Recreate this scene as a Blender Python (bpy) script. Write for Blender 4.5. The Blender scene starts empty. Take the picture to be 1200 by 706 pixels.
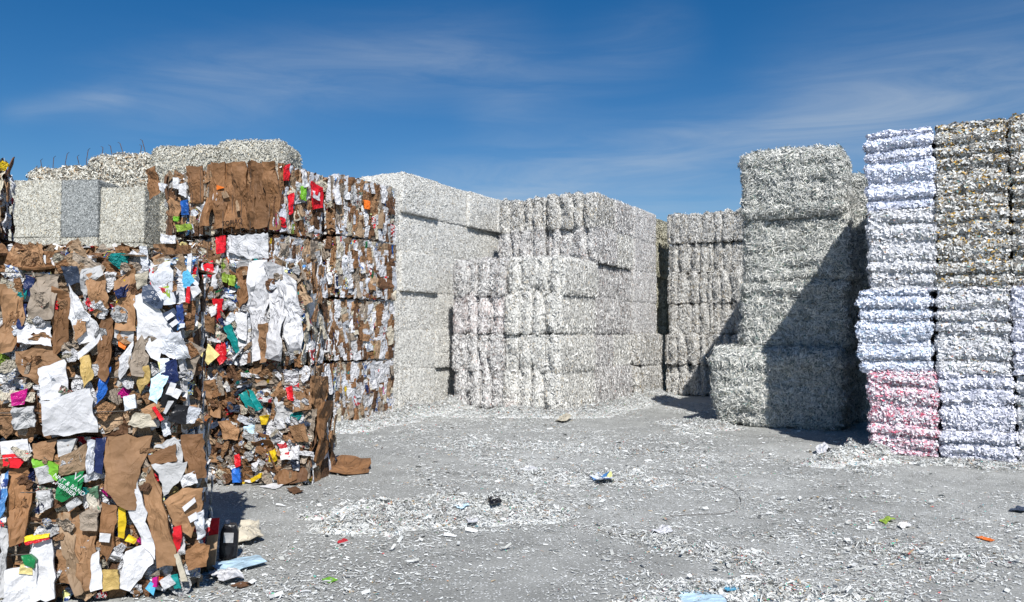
import bpy, math, random
import numpy as np
from mathutils import Vector, Matrix

random.seed(7)
R = math.radians
sc = bpy.context.scene
COL = sc.collection

# ------------------------------------------------------------------ camera
CAMH = 1.6
THETA, F = R(29.4), 942.0
PHI = math.atan(41.0 / F)
cam_d = bpy.data.cameras.new('camera')
cam_d.sensor_width = 36.0
cam_d.lens = 36.0 * F / 1200.0
cam_d.clip_end = 3000
cam_d.clip_start = 0.05
cam = bpy.data.objects.new('camera', cam_d)
COL.objects.link(cam)
cam.location = (0, 0, CAMH)
cam.rotation_euler = (R(90) + PHI, 0, THETA)
sc.camera = cam
Fv = Vector((-math.sin(THETA) * math.cos(PHI), math.cos(THETA) * math.cos(PHI), math.sin(PHI)))
Rv = Vector((math.cos(THETA), math.sin(THETA), 0))
Uv = Rv.cross(Fv)
C0 = Vector((0, 0, CAMH))

def ray(px, py):
    return (Fv * F + Rv * (px - 600.0) + Uv * (353.0 - py)).normalized()

def G(px, py, z=0.0):
    d = ray(px, py)
    return C0 + d * ((z - CAMH) / d.z)

def at_depth(px, dist):
    """ground point under a picture column, at a distance along the viewing axis"""
    x = (px - 600.0) / F * dist
    return Vector((-math.sin(THETA) * dist + math.cos(THETA) * x,
                   math.cos(THETA) * dist + math.sin(THETA) * x, 0))

# ------------------------------------------------------------------ numpy noise
def _hash(ix, iy, iz, seed):
    h = (ix.astype(np.int64) * 374761393 + iy.astype(np.int64) * 668265263 + iz.astype(np.int64) * 2147483647 + seed * 974634777)
    h = (h ^ (h >> 13)) * 1274126177
    h = h ^ (h >> 16)
    return (h & 0xFFFFFF) / float(0xFFFFFF)

def vnoise(P, seed=0):
    i = np.floor(P).astype(np.int64)
    f = P - i
    f = f * f * (3 - 2 * f)
    r = 0
    for dx in (0, 1):
        wx = f[:, 0] if dx else 1 - f[:, 0]
        for dy in (0, 1):
            wy = f[:, 1] if dy else 1 - f[:, 1]
            for dz in (0, 1):
                wz = f[:, 2] if dz else 1 - f[:, 2]
                r = r + wx * wy * wz * _hash(i[:, 0] + dx, i[:, 1] + dy, i[:, 2] + dz, seed)
    return r * 2 - 1

def fbm(P, seed=0, octv=3):
    a, s, r = 1.0, 0.0, 0
    for k in range(octv):
        r = r + a * vnoise(P * (2 ** k) + 17.3 * k, seed + k)
        s += a
        a *= 0.55
    return r / s

# ------------------------------------------------------------------ mesh helpers
def np_mesh(name, V, Q, rnd=None, smooth=None, mat_idx=None, mats=()):
    me = bpy.data.meshes.new(name)
    V = np.asarray(V, dtype=np.float32)
    Q = np.asarray(Q, dtype=np.int32)
    n, m = len(V), len(Q)
    k = Q.shape[1]
    me.vertices.add(n)
    me.vertices.foreach_set('co', V.ravel())
    me.loops.add(m * k)
    me.loops.foreach_set('vertex_index', Q.ravel())
    me.polygons.add(m)
    me.polygons.foreach_set('loop_start', np.arange(0, m * k, k, dtype=np.int32))
    me.polygons.foreach_set('loop_total', np.full(m, k, dtype=np.int32))
    for mt in mats:
        me.materials.append(mt)
    if mat_idx is not None:
        me.polygons.foreach_set('material_index', np.asarray(mat_idx, dtype=np.int32))
    me.update(calc_edges=True)
    me.polygons.foreach_set('use_smooth', np.asarray(smooth if smooth is not None else np.zeros(m), dtype=bool))
    if rnd is not None:
        at = me.attributes.new('rnd', 'FLOAT', 'FACE')
        at.data.foreach_set('value', np.asarray(rnd, dtype=np.float32))
    me.validate()
    return me

def link(name, me, mat=None, parent=None, loc=(0, 0, 0), rot=(0, 0, 0)):
    o = bpy.data.objects.new(name, me)
    COL.objects.link(o)
    o.location = loc
    o.rotation_euler = rot
    if parent is not None:
        o.parent = parent
    if mat is not None:
        if len(me.materials) == 0:
            me.materials.append(mat)
        if me.materials[0] is not mat:
            o.material_slots[0].link = 'OBJECT'
            o.material_slots[0].material = mat
    return o

def tag(o, label=None, cat=None, group=None, kind=None):
    if label: o['label'] = label
    if cat: o['category'] = cat
    if group: o['group'] = group
    if kind: o['kind'] = kind
    return o

# ------------------------------------------------------------------ materials
def nodes_of(name):
    m = bpy.data.materials.new(name)
    m.use_nodes = True
    nt = m.node_tree
    b = nt.nodes['Principled BSDF']
    return m, nt, b

def N(nt, t, **kw):
    n = nt.nodes.new(t)
    for k, v in kw.items():
        setattr(n, k, v)
    return n

def ramp(nt, stops, interp='LINEAR'):
    r = nt.nodes.new('ShaderNodeValToRGB')
    r.color_ramp.interpolation = interp
    e = r.color_ramp.elements
    while len(e) > 1:
        e.remove(e[-1])
    e[0].position, e[0].color = stops[0][0], (*stops[0][1], 1)
    for p, c in stops[1:]:
        x = e.new(p)
        x.color = (*c, 1)
    return r

def palette_stops(pal):
    tot = sum(w for w, c in pal)
    s, out = 0.0, []
    for w, c in pal:
        out.append((s / tot, c))
        s += w
    return out

def shred_material(name, pal, patch=0.12, scale=1.0, clump=.9, clump_dir=(1, 1, 1)):
    """loose shreds take the colour of their own 'rnd' value"""
    m, nt, b = nodes_of(name)
    a = N(nt, 'ShaderNodeAttribute', attribute_name='rnd')
    r = ramp(nt, palette_stops(pal), 'CONSTANT')
    tc = N(nt, 'ShaderNodeTexCoord')
    oi = N(nt, 'ShaderNodeObjectInfo')
    cn = N(nt, 'ShaderNodeTexNoise', noise_dimensions='4D')
    cn.inputs['Scale'].default_value = 5.0; cn.inputs['Detail'].default_value = 4
    cm = N(nt, 'ShaderNodeMapping'); cm.inputs['Scale'].default_value = clump_dir
    nt.links.new(tc.outputs['Object'], cm.inputs['Vector']); nt.links.new(cm.outputs[0], cn.inputs['Vector'])
    cw = N(nt, 'ShaderNodeMath', operation='MULTIPLY'); cw.inputs[1].default_value = 91.0
    nt.links.new(oi.outputs['Random'], cw.inputs[0]); nt.links.new(cw.outputs[0], cn.inputs['W'])
    c1 = N(nt, 'ShaderNodeMath', operation='SUBTRACT'); c1.inputs[1].default_value = .5
    nt.links.new(cn.outputs['Fac'], c1.inputs[0])
    c2 = N(nt, 'ShaderNodeMath', operation='MULTIPLY_ADD'); c2.inputs[1].default_value = clump
    nt.links.new(c1.outputs[0], c2.inputs[0]); nt.links.new(a.outputs['Fac'], c2.inputs[2])
    c3 = N(nt, 'ShaderNodeMath', operation='PINGPONG'); c3.inputs[1].default_value = 1.0
    nt.links.new(c2.outputs[0], c3.inputs[0]); nt.links.new(c3.outputs[0], r.inputs[0])
    nz = N(nt, 'ShaderNodeTexNoise', noise_dimensions='4D')
    nz.inputs['Scale'].default_value = 2.2 * scale
    nz.inputs['Detail'].default_value = 4
    nt.links.new(tc.outputs['Object'], nz.inputs['Vector'])
    ml = N(nt, 'ShaderNodeMath', operation='MULTIPLY'); ml.inputs[1].default_value = 37.0
    nt.links.new(oi.outputs['Random'], ml.inputs[0])
    nt.links.new(ml.outputs[0], nz.inputs['W'])
    mr = N(nt, 'ShaderNodeMapRange')
    mr.inputs[1].default_value, mr.inputs[2].default_value = 0.3, 0.7
    mr.inputs[3].default_value, mr.inputs[4].default_value = 1 - patch, 1 + patch * 0.5
    nt.links.new(nz.outputs['Fac'], mr.inputs[0])
    hs = N(nt, 'ShaderNodeHueSaturation')
    nt.links.new(r.outputs[0], hs.inputs['Color'])
    nt.links.new(mr.outputs[0], hs.inputs['Value'])
    nt.links.new(hs.outputs[0], b.inputs['Base Color'])
    b.inputs['Roughness'].default_value = 0.75
    b.inputs['Specular IOR Level'].default_value = 0.25
    return m

def core_material(name, pal, scale=38.0, stretch=(1, 1, 1), bump=0.6):
    """pressed mass of shreds: cells of paper colour"""
    m, nt, b = nodes_of(name)
    tc = N(nt, 'ShaderNodeTexCoord')
    mp = N(nt, 'ShaderNodeMapping')
    mp.inputs['Scale'].default_value = stretch
    nz = N(nt, 'ShaderNodeTexNoise')
    nz.inputs['Scale'].default_value = 9
    ad = N(nt, 'ShaderNodeMixRGB', blend_type='ADD'); ad.inputs[0].default_value = 0.12
    nt.links.new(tc.outputs['Object'], mp.inputs['Vector'])
    nt.links.new(tc.outputs['Object'], nz.inputs['Vector'])
    nt.links.new(mp.outputs[0], ad.inputs[1])
    nt.links.new(nz.outputs['Color'], ad.inputs[2])
    vo = N(nt, 'ShaderNodeTexVoronoi')
    vo.inputs['Scale'].default_value = scale
    nt.links.new(ad.outputs[0], vo.inputs['Vector'])
    sp = N(nt, 'ShaderNodeSeparateColor')
    nt.links.new(vo.outputs['Color'], sp.inputs[0])
    r = ramp(nt, palette_stops(pal), 'CONSTANT')
    nt.links.new(sp.outputs[0], r.inputs[0])
    nt.links.new(r.outputs[0], b.inputs['Base Color'])
    bp = N(nt, 'ShaderNodeBump')
    bp.inputs['Strength'].default_value = bump
    bp.inputs['Distance'].default_value = 0.015
    nt.links.new(sp.outputs[1], bp.inputs['Height'])
    nt.links.new(bp.outputs[0], b.inputs['Normal'])
    b.inputs['Roughness'].default_value = 0.85
    b.inputs['Specular IOR Level'].default_value = 0.2
    return m

def sheet_material(name, col, rough=0.7, var=0.24, stain=0.35, corr=0.0, spec=0.3, bands=None, crease=None):
    m, nt, b = nodes_of(name)
    tc = N(nt, 'ShaderNodeTexCoord')
    oi = N(nt, 'ShaderNodeObjectInfo')
    nz = N(nt, 'ShaderNodeTexNoise', noise_dimensions='4D')
    nz.inputs['Scale'].default_value = 3.0
    nz.inputs['Detail'].default_value = 5
    ml = N(nt, 'ShaderNodeMath', operation='MULTIPLY'); ml.inputs[1].default_value = 53.0
    nt.links.new(oi.outputs['Random'], ml.inputs[0])
    nt.links.new(ml.outputs[0], nz.inputs['W'])
    nt.links.new(tc.outputs['Object'], nz.inputs['Vector'])
    base = None
    if bands:
        # printed blocks of flat ink on the sheet
        wv = N(nt, 'ShaderNodeTexVoronoi', distance='CHEBYCHEV', voronoi_dimensions='4D')
        wv.inputs['Scale'].default_value = bands[0]
        nt.links.new(tc.outputs['Object'], wv.inputs['Vector'])
        nt.links.new(ml.outputs[0], wv.inputs['W'])
        sp = N(nt, 'ShaderNodeSeparateColor')
        nt.links.new(wv.outputs['Color'], sp.inputs[0])
        rr = ramp(nt, palette_stops([(2.2, col)] + [(1, c) for c in bands[1]]), 'CONSTANT')
        nt.links.new(sp.outputs[0], rr.inputs[0])
        base = rr.outputs[0]
    hs = N(nt, 'ShaderNodeHueSaturation')
    if base is not None:
        nt.links.new(base, hs.inputs['Color'])
    else:
        hs.inputs['Color'].default_value = (*col, 1)
    m1 = N(nt, 'ShaderNodeMapRange')
    m1.inputs[3].default_value, m1.inputs[4].default_value = 1 - var, 1 + var
    nt.links.new(oi.outputs['Random'], m1.inputs[0])
    m2 = N(nt, 'ShaderNodeMapRange')
    m2.inputs[1].default_value, m2.inputs[2].default_value = 0.35, 0.65
    m2.inputs[3].default_value, m2.inputs[4].default_value = 1 - stain, 1.0
    nt.links.new(nz.outputs['Fac'], m2.inputs[0])
    mm = N(nt, 'ShaderNodeMath', operation='MULTIPLY')
    nt.links.new(m1.outputs[0], mm.inputs[0]); nt.links.new(m2.outputs[0], mm.inputs[1])
    nt.links.new(mm.outputs[0], hs.inputs['Value'])
    nt.links.new(hs.outputs[0], b.inputs['Base Color'])
    bp = N(nt, 'ShaderNodeBump')
    bp.inputs['Strength'].default_value = 0.35
    bp.inputs['Distance'].default_value = 0.01
    n2 = N(nt, 'ShaderNodeTexNoise')
    n2.inputs['Scale'].default_value = 9.0
    n2.inputs['Detail'].default_value = 6
    nt.links.new(tc.outputs['Object'], n2.inputs['Vector'])
    if corr:
        w = N(nt, 'ShaderNodeTexWave')
        w.inputs['Scale'].default_value = corr
        w.inputs['Distortion'].default_value = 0.6
        nt.links.new(tc.outputs['Object'], w.inputs['Vector'])
        mx = N(nt, 'ShaderNodeMath', operation='MULTIPLY_ADD'); mx.inputs[1].default_value = 0.12
        nt.links.new(w.outputs['Fac'], mx.inputs[0]); nt.links.new(n2.outputs['Fac'], mx.inputs[2])
        nt.links.new(mx.outputs[0], bp.inputs['Height'])
    else:
        nt.links.new(n2.outputs['Fac'], bp.inputs['Height'])
    v1 = N(nt, 'ShaderNodeTexVoronoi'); v1.inputs['Scale'].default_value = 5.5
    v2 = N(nt, 'ShaderNodeTexVoronoi'); v2.inputs['Scale'].default_value = 15
    dz = N(nt, 'ShaderNodeMixRGB', blend_type='ADD'); dz.inputs[0].default_value = .25
    nt.links.new(tc.outputs['Object'], dz.inputs[1]); nt.links.new(nz.outputs['Color'], dz.inputs[2])
    nt.links.new(dz.outputs[0], v1.inputs['Vector']); nt.links.new(dz.outputs[0], v2.inputs['Vector'])
    va = N(nt, 'ShaderNodeMath', operation='MULTIPLY_ADD'); va.inputs[1].default_value = .4
    nt.links.new(v2.outputs['Distance'], va.inputs[0]); nt.links.new(v1.outputs['Distance'], va.inputs[2])
    if corr:
        wf = N(nt, 'ShaderNodeTexWave', wave_profile='TRI'); wf.inputs['Scale'].default_value = 1.1
        wf.inputs['Distortion'].default_value = 2.5; wf.inputs['Detail'].default_value = 2; wf.inputs['Detail Scale'].default_value = 1.4
        nt.links.new(dz.outputs[0], wf.inputs['Vector'])
        pw = N(nt, 'ShaderNodeMath', operation='POWER'); pw.inputs[1].default_value = .45
        nt.links.new(wf.outputs['Fac'], pw.inputs[0])
        vb = N(nt, 'ShaderNodeMath', operation='MULTIPLY_ADD'); vb.inputs[1].default_value = .9
        nt.links.new(pw.outputs[0], vb.inputs[0]); nt.links.new(va.outputs[0], vb.inputs[2])
        va = vb
    b2 = N(nt, 'ShaderNodeBump'); b2.inputs['Strength'].default_value = 1.0 if crease is None else crease
    b2.inputs['Distance'].default_value = 0.03
    nt.links.new(va.outputs[0], b2.inputs['Height'])
    nt.links.new(bp.outputs[0], b2.inputs['Normal'])
    nt.links.new(b2.outputs[0], b.inputs['Normal'])
    b.inputs['Roughness'].default_value = rough
    b.inputs['Specular IOR Level'].default_value = spec
    return m

M = {}
M['card_a'] = sheet_material('cardboard_tan', (0.31, 0.172, 0.085), corr=14, crease=.7)
M['card_b'] = sheet_material('cardboard_brown', (0.235, 0.118, 0.052), corr=14, crease=.7)
M['card_c'] = sheet_material('cardboard_pale', (0.36, 0.245, 0.15), corr=14, crease=.7)
M['card_d'] = sheet_material('cardboard_dark', (0.14, 0.07, 0.035), corr=14, crease=.7)
M['card_e'] = sheet_material('cardboard_grey', (0.33, 0.27, 0.21), corr=14, crease=.7)
M['white_a'] = sheet_material('white_paper', (0.60, 0.60, 0.615), var=0.1, stain=0.12)
M['white_b'] = sheet_material('grey_paper', (0.44, 0.44, 0.44), var=0.12, stain=0.2)
M['white_c'] = sheet_material('cream_paper', (0.52, 0.47, 0.37), var=0.12, stain=0.2)
M['white_d'] = sheet_material('glossy_white_film', (0.56, 0.58, 0.62), rough=0.35, var=0.1, stain=0.2, spec=0.4, crease=.45)
M['print_a'] = sheet_material('printed_leaflet', (0.75, 0.75, 0.75), bands=(9, [(0.6, 0.6, 0.62), (0.12, 0.2, 0.45), (0.7, 0.68, 0.6)]), rough=0.45)
M['print_b'] = sheet_material('printed_red_carton', (0.72, 0.72, 0.72), bands=(7, [(0.6, 0.02, 0.03), (0.72, 0.7, 0.66), (0.45, 0.03, 0.04)]), rough=0.4)
M['print_c'] = sheet_material('printed_magazine', (0.5, 0.42, 0.34), bands=(14, [(0.12, 0.1, 0.09), (0.65, 0.6, 0.5), (0.35, 0.1, 0.08), (0.1, 0.2, 0.12)]), rough=0.35)
M['print_d'] = sheet_material('printed_blue_carton', (0.70, 0.74, 0.78), bands=(8, [(0.08, 0.25, 0.55), (0.02, 0.05, 0.2), (0.7, 0.7, 0.3)]), rough=0.4)
M['red'] = sheet_material('red_print', (0.62, 0.015, 0.025), rough=0.4, stain=0.15)
M['blue'] = sheet_material('blue_print', (0.02, 0.13, 0.50), rough=0.4)
M['sky_blue'] = sheet_material('light_blue_print', (0.10, 0.42, 0.66), rough=0.4)
M['pale_blue'] = sheet_material('pale_blue_sheet', (0.50, 0.68, 0.80), rough=0.5)
M['navy'] = sheet_material('navy_print', (0.012, 0.022, 0.085), rough=0.4)
M['slate'] = sheet_material('slate_print', (0.035, 0.05, 0.085), rough=0.4)
M['green'] = sheet_material('green_print', (0.01, 0.20, 0.06), rough=0.4)
M['lime'] = sheet_material('lime_print', (0.25, 0.62, 0.05), rough=0.4)
M['olive'] = sheet_material('olive_print', (0.26, 0.38, 0.05), rough=0.4)
M['teal'] = sheet_material('teal_print', (0.01, 0.28, 0.27), rough=0.4)
M['yellow'] = sheet_material('yellow_print', (0.80, 0.55, 0.02), rough=0.45)
M['pale_yellow'] = sheet_material('pale_yellow_print', (0.78, 0.66, 0.28), rough=0.45)
M['orange'] = sheet_material('orange_print', (0.75, 0.17, 0.02), rough=0.45)
M['magenta'] = sheet_material('magenta_print', (0.60, 0.01, 0.25), rough=0.4)
M['black'] = sheet_material('black_plastic', (0.012, 0.012, 0.015), rough=0.35)
M['purple'] = sheet_material('purple_print', (0.10, 0.03, 0.30), rough=0.4)
M['ochre'] = sheet_material('ochre_envelope', (0.50, 0.35, 0.12), rough=0.6)
M['rust'] = sheet_material('rusty_wire', (0.10, 0.06, 0.045), rough=0.6)
M['wire'] = sheet_material('steel_wire', (0.13, 0.12, 0.11), rough=0.45)
CARDS = ['card_a', 'card_b', 'card_c', 'card_d', 'card_e']

PAL = {}
PAL['white'] = [(5, (.76, .755, .72)), (4, (.65, .645, .61)), (3, (.56, .55, .52)), (1.5, (.45, .44, .41)), (.7, (.30, .29, .27)), (.4, (.58, .50, .38))]
PAL['ivory'] = [(5, (.58, .57, .51)), (4, (.48, .47, .41)), (3, (.39, .375, .32)), (2, (.29, .275, .23)), (1, (.22, .21, .19)), (.6, (.50, .42, .28))]
PAL['ragged'] = [(5, (.68, .67, .61)), (4, (.56, .54, .47)), (3, (.42, .39, .32)), (2, (.25, .22, .18)), (1.2, (.40, .28, .16)), (.5, (.14, .13, .12))]
PAL['netted'] = [(3, (.36, .375, .37)), (4, (.27, .285, .28)), (3, (.19, .20, .20)), (1, (.48, .49, .48))]
PAL['pinkish'] = [(5, (.72, .71, .69)), (4, (.59, .58, .565)), (3, (.44, .43, .42)), (2.2, (.28, .27, .265)), (.2, (.55, .35, .33)), (.35, (.45, .38, .28)), (.3, (.16, .15, .16))]
PAL['rosy'] = [(5, (.73, .71, .70)), (4, (.60, .57, .555)), (2, (.45, .42, .41)), (1.2, (.32, .28, .27)), (.7, (.58, .44, .40)), (.3, (.16, .15, .16))]
PAL['grey'] = [(4, (.70, .69, .66)), (4, (.54, .53, .50)), (3, (.42, .41, .38)), (1.5, (.22, .21, .20)), (.6, (.42, .34, .22)), (.3, (.12, .12, .12))]
PAL['khaki'] = [(4, (.60, .58, .48)), (4, (.46, .44, .34)), (3, (.34, .32, .23)), (1.5, (.22, .21, .16))]
PAL['greenish'] = [(5, (.74, .73, .68)), (4, (.53, .535, .50)), (3, (.34, .35, .33)), (2, (.18, .20, .19)), (.4, (.10, .22, .20)), (.4, (.45, .40, .30))]
PAL['bluewhite'] = [(8, (.78, .80, .89)), (4, (.69, .73, .86)), (1.5, (.54, .59, .75)), (.3, (.38, .43, .58)), (.2, (.30, .5, .55))]
PAL['iceblue'] = [(7, (.77, .79, .86)), (4, (.67, .71, .80)), (2, (.50, .56, .68)), (.7, (.28, .36, .50)), (.3, (.25, .45, .55))]
PAL['mixgrey'] = [(6, (.76, .76, .79)), (4, (.66, .67, .69)), (2.2, (.52, .52, .53)), (.8, (.36, .36, .36)), (.3, (.30, .42, .42)), (.3, (.50, .40, .25)), (.06, (.5, .15, .2))]
PAL['amber'] = [(4.5, (.70, .70, .68)), (3.5, (.52, .52, .50)), (3, (.28, .27, .25)), (2, (.16, .14, .12)), (1, (.42, .30, .12)), (.6, (.60, .33, .04)), (.3, (.20, .35, .35))]
PAL['lavender'] = [(7, (.78, .78, .84)), (4, (.66, .67, .76)), (2.2, (.50, .52, .61)), (.7, (.34, .35, .42)), (.05, (.5, .1, .2))]
PAL['red'] = [(7, (.78, .72, .76)), (3.5, (.72, .54, .60)), (2, (.60, .24, .31)), (1.2, (.50, .08, .14)), (3, (.76, .76, .80)), (.5, (.35, .12, .16))]
PAL['litter'] = [(6, (.66, .67, .655)), (4, (.54, .55, .53)), (3, (.42, .425, .40)), (2, (.27, .265, .25)), (.5, (.40, .30, .18)), (.12, (.5, .08, .1)), (.15, (.12, .4, .5)), (.08, (.1, .4, .1))]
CL = {k: (.9, (1, 1, 1)) for k in PAL}
for k in ('red', 'bluewhite', 'iceblue', 'mixgrey', 'amber', 'lavender'): CL[k] = (1.5 if k == 'red' else .8, (.7, .7, 2.6))
for k in ('pinkish', 'rosy', 'grey'): CL[k] = (1.3, (2.2, 2.2, .7))
for k in ('white', 'ivory', 'netted'): CL[k] = (.35, (1, 1, 1))
for k in ('greenish',): CL[k] = (1.1, (.8, .8, 2.4))
SM = {k: shred_material('shreds_' + k, v, clump=CL[k][0], clump_dir=CL[k][1]) for k, v in PAL.items()}
STRETCH = {'bluewhite': (1, 1, 1.6), 'iceblue': (1, 1, 1.6), 'mixgrey': (1, 1, 1.6), 'amber': (1, 1, 1.6), 'lavender': (1, 1, 1.6), 'red': (1, 1, 1.6)}
CM = {k: core_material('pressed_' + k, v, stretch=STRETCH.get(k, (1.6, 1.6, .7))) for k, v in PAL.items()}

# ------------------------------------------------------------------ shredded bales
def surf(Q, half, seed, st):
    """point on a box (centred) -> displaced surface point + normal"""
    half = np.asarray(half)
    r = st['r']
    inner = np.maximum(half - r, 0.01)
    q = np.clip(Q, -inner, inner)
    d = Q - q
    L = np.linalg.norm(d, axis=1, keepdims=True) + 1e-9
    n = d / L
    P = q + n * r
    ax, k, A = st['ax'], st['k'], st['A']
    amp = st['amp']
    disp = amp[0] * fbm(P * 1.7 + seed * 3.1, seed, 2) + amp[1] * fbm(P * 7 + seed, seed + 11, 2) + amp[2] * vnoise(P * 26 + seed, seed + 29)
    if k:
        t = (P[:, ax] + half[ax]) / (2 * half[ax])
        t = t + .045 * np.sin(t * 9.0 + seed) + st.get('wob', 0.02) * fbm(P * np.array([2.6, 2.6, 2.6]) + seed, seed + 5, 2)
        s = np.abs(np.sin(np.pi * k * t))
        depth = A * (0.72 + 0.6 * vnoise(P * 2.2 + 9, seed + 40))
        lobe = np.floor(t * k)
        disp = disp + st.get('lobe', 0) * (_hash(lobe.astype(np.int64), lobe.astype(np.int64) * 3, lobe.astype(np.int64) * 7, seed + 3) - .5) * s * (1 - np.abs(n[:, ax]) ** 2)
        disp = disp - depth * (1 - s ** st.get('pw', .45)) * (1 - np.abs(n[:, ax]) ** 2)
    disp = disp * (1 - st.get('flatx', 0) * np.abs(n[:, 0]) ** 4)
    # faces bow out a little
    e = P / half
    puff = st.get('puff', 0.02) * (1 - np.abs(e[:, 2]) ** 2)
    disp = disp + puff * (1 - np.abs(n[:, 2]))
    return P + n * disp[:, None], n

def make_strips(P, Nn, rng, ln, wd, bias=None, bk=0.0, lift=0.012, out=0.35, curl=0.4):
    n = len(P)
    t = rng.normal(size=(n, 3))
    if bias is not None:
        t = t + np.asarray(bias) * bk * rng.choice([-1, 1], size=(n, 1))
    t = t - Nn * np.sum(t * Nn, axis=1, keepdims=True)
    t /= np.linalg.norm(t, axis=1, keepdims=True) + 1e-9
    t = t + Nn * rng.uniform(-.4, 1, size=(n, 1)) * out
    t /= np.linalg.norm(t, axis=1, keepdims=True)
    s = np.cross(Nn + rng.normal(size=(n, 3)) * 0.55, t)
    s /= np.linalg.norm(s, axis=1, keepdims=True) + 1e-9
    up = np.cross(t, s)
    l = rng.uniform(ln[0], ln[1], size=(n, 1)) * 0.5
    w = rng.uniform(wd[0], wd[1], size=(n, 1)) * 0.5
    c = P + Nn * rng.uniform(0, lift, size=(n, 1))
    b = up * l * rng.uniform(-curl, curl, size=(n, 1))
    A0 = c - t * l + b
    A1 = c
    A2 = c + t * l + b * rng.uniform(0.2, 1.2, size=(n, 1))
    V = np.stack([A0 - s * w, A0 + s * w, A1 + s * w, A1 - s * w, A2 + s * w, A2 - s * w], axis=1).reshape(-1, 3)
    i = np.arange(n)[:, None] * 6
    Qd = np.concatenate([i + np.array([[0, 1, 2, 3]]), i + np.array([[3, 2, 4, 5]])], axis=1).reshape(-1, 4)
    rnd = np.repeat(rng.random(n), 2)
    return V, Qd, rnd

STY = {
    # fine machine-pressed shreds: flat faces
    'fine': dict(r=.03, amp=(.011, .010, .007), ax=0, k=0, A=0, ln=(.02, .05), wd=(.008, .016), cnt=9000, lift=.01, out=.25, puff=.012, res=.04, bk=0.6),
    # strap-pinched lumps, upright shreds
    'rough': dict(r=.05, amp=(.03, .045, .022), ax=0, k=4, A=.19, pw=.7, ln=(.04, .10), wd=(.009, .018), cnt=8000, lift=.03, out=.5, puff=.03, res=.035, bk=1.3, wob=.09, flatx=.85, lobe=.05),
    # straw-like tangle
    'straw': dict(r=.13, amp=(.07, .05, .025), ax=2, k=4, A=.06, lobe=.05, ln=(.06, .15), wd=(.007, .013), cnt=13000, lift=.04, out=.6, puff=.03, res=.035, bk=0.5, wob=.05),
    # white flakes pinched by level wires
    'flake': dict(r=.04, amp=(.02, .022, .022), ax=2, k=5, A=.115, ln=(.03, .065), wd=(.012, .030), cnt=11000, lift=.02, out=.5, puff=.0, res=.025, bk=0.4, wob=.06, pw=.8, lobe=.05),
    'ragged': dict(r=.12, amp=(.09, .06, .03), ax=0, k=3, A=.06, ln=(.04, .11), wd=(.012, .028), cnt=9000, lift=.05, out=.7, puff=.03, res=.045, bk=0.7, wob=.06),
}

def bale_mesh(style, dims, seed, name):
    st = STY[style]
    half = np.array(dims) / 2.0
    V, Q, base = [], [], 0
    for ax in range(3):
        u, v = [a for a in range(3) if a != ax]
        for sg in (-1, 1):
            nu = max(4, int(2 * half[u] / st['res'])); nv = max(4, int(2 * half[v] / st['res']))
            gu, gv = np.meshgrid(np.linspace(-half[u], half[u], nu + 1), np.linspace(-half[v], half[v], nv + 1), indexing='ij')
            P = np.zeros((gu.size, 3)); P[:, u] = gu.ravel(); P[:, v] = gv.ravel(); P[:, ax] = sg * half[ax]
            S, _ = surf(P, half, seed, st)
            V.append(S)
            I = np.arange((nu + 1) * (nv + 1)).reshape(nu + 1, nv + 1)
            q = np.stack([I[:-1, :-1], I[1:, :-1], I[1:, 1:], I[:-1, 1:]], axis=-1).reshape(-1, 4)
            flip = (ax == 1) ^ (sg < 0)
            if flip: q = q[:, ::-1]
            Q.append(q + base); base += len(P)
    nb = sum(len(q) for q in Q)
    rng = np.random.default_rng(seed)
    # loose shreds on every face, fewest below
    area = [dims[1] * dims[2], dims[1] * dims[2] , dims[0] * dims[2], dims[0] * dims[2] * .4, dims[0] * dims[1] * .1, dims[0] * dims[1] * .8]
    area = np.array(area) / sum(area)
    P = []
    for i, a in enumerate(area):
        ax, sg = i // 2, (-1, 1)[i % 2]
        c = int(st['cnt'] * a)
        p = rng.uniform(-1, 1, size=(c, 3)) * half
        if i == 2: sg = -1
        if i == 3: sg = 1
        p[:, ax] = sg * half[ax]
        P.append(p)
    P = np.concatenate(P)
    S, n = surf(P, half, seed, st)
    bias = (0, 0, 1) if st['ax'] != 2 else (1, 1, 0)
    v, q, r = make_strips(S, n, rng, st['ln'], st['wd'], bias, st['bk'], st['lift'], st['out'] * (1 - (.75 if st.get('flatx') else 0) * np.abs(n[:, :1]) ** 2))
    V.append(v); Q.append(q + base)
    V = np.concatenate(V); Q = np.concatenate(Q)
    V[:, 2] += half[2]
    V[:, 2] = np.maximum(V[:, 2], -0.01)
    ns = len(q)
    mi = np.concatenate([np.zeros(nb), np.ones(ns)])
    rnd = np.concatenate([np.full(nb, .5), r])
    return np_mesh(name, V, Q, rnd, smooth=np.concatenate([np.ones(nb), np.zeros(ns)]), mat_idx=mi, mats=(CM['white'], SM['white']))

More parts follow.
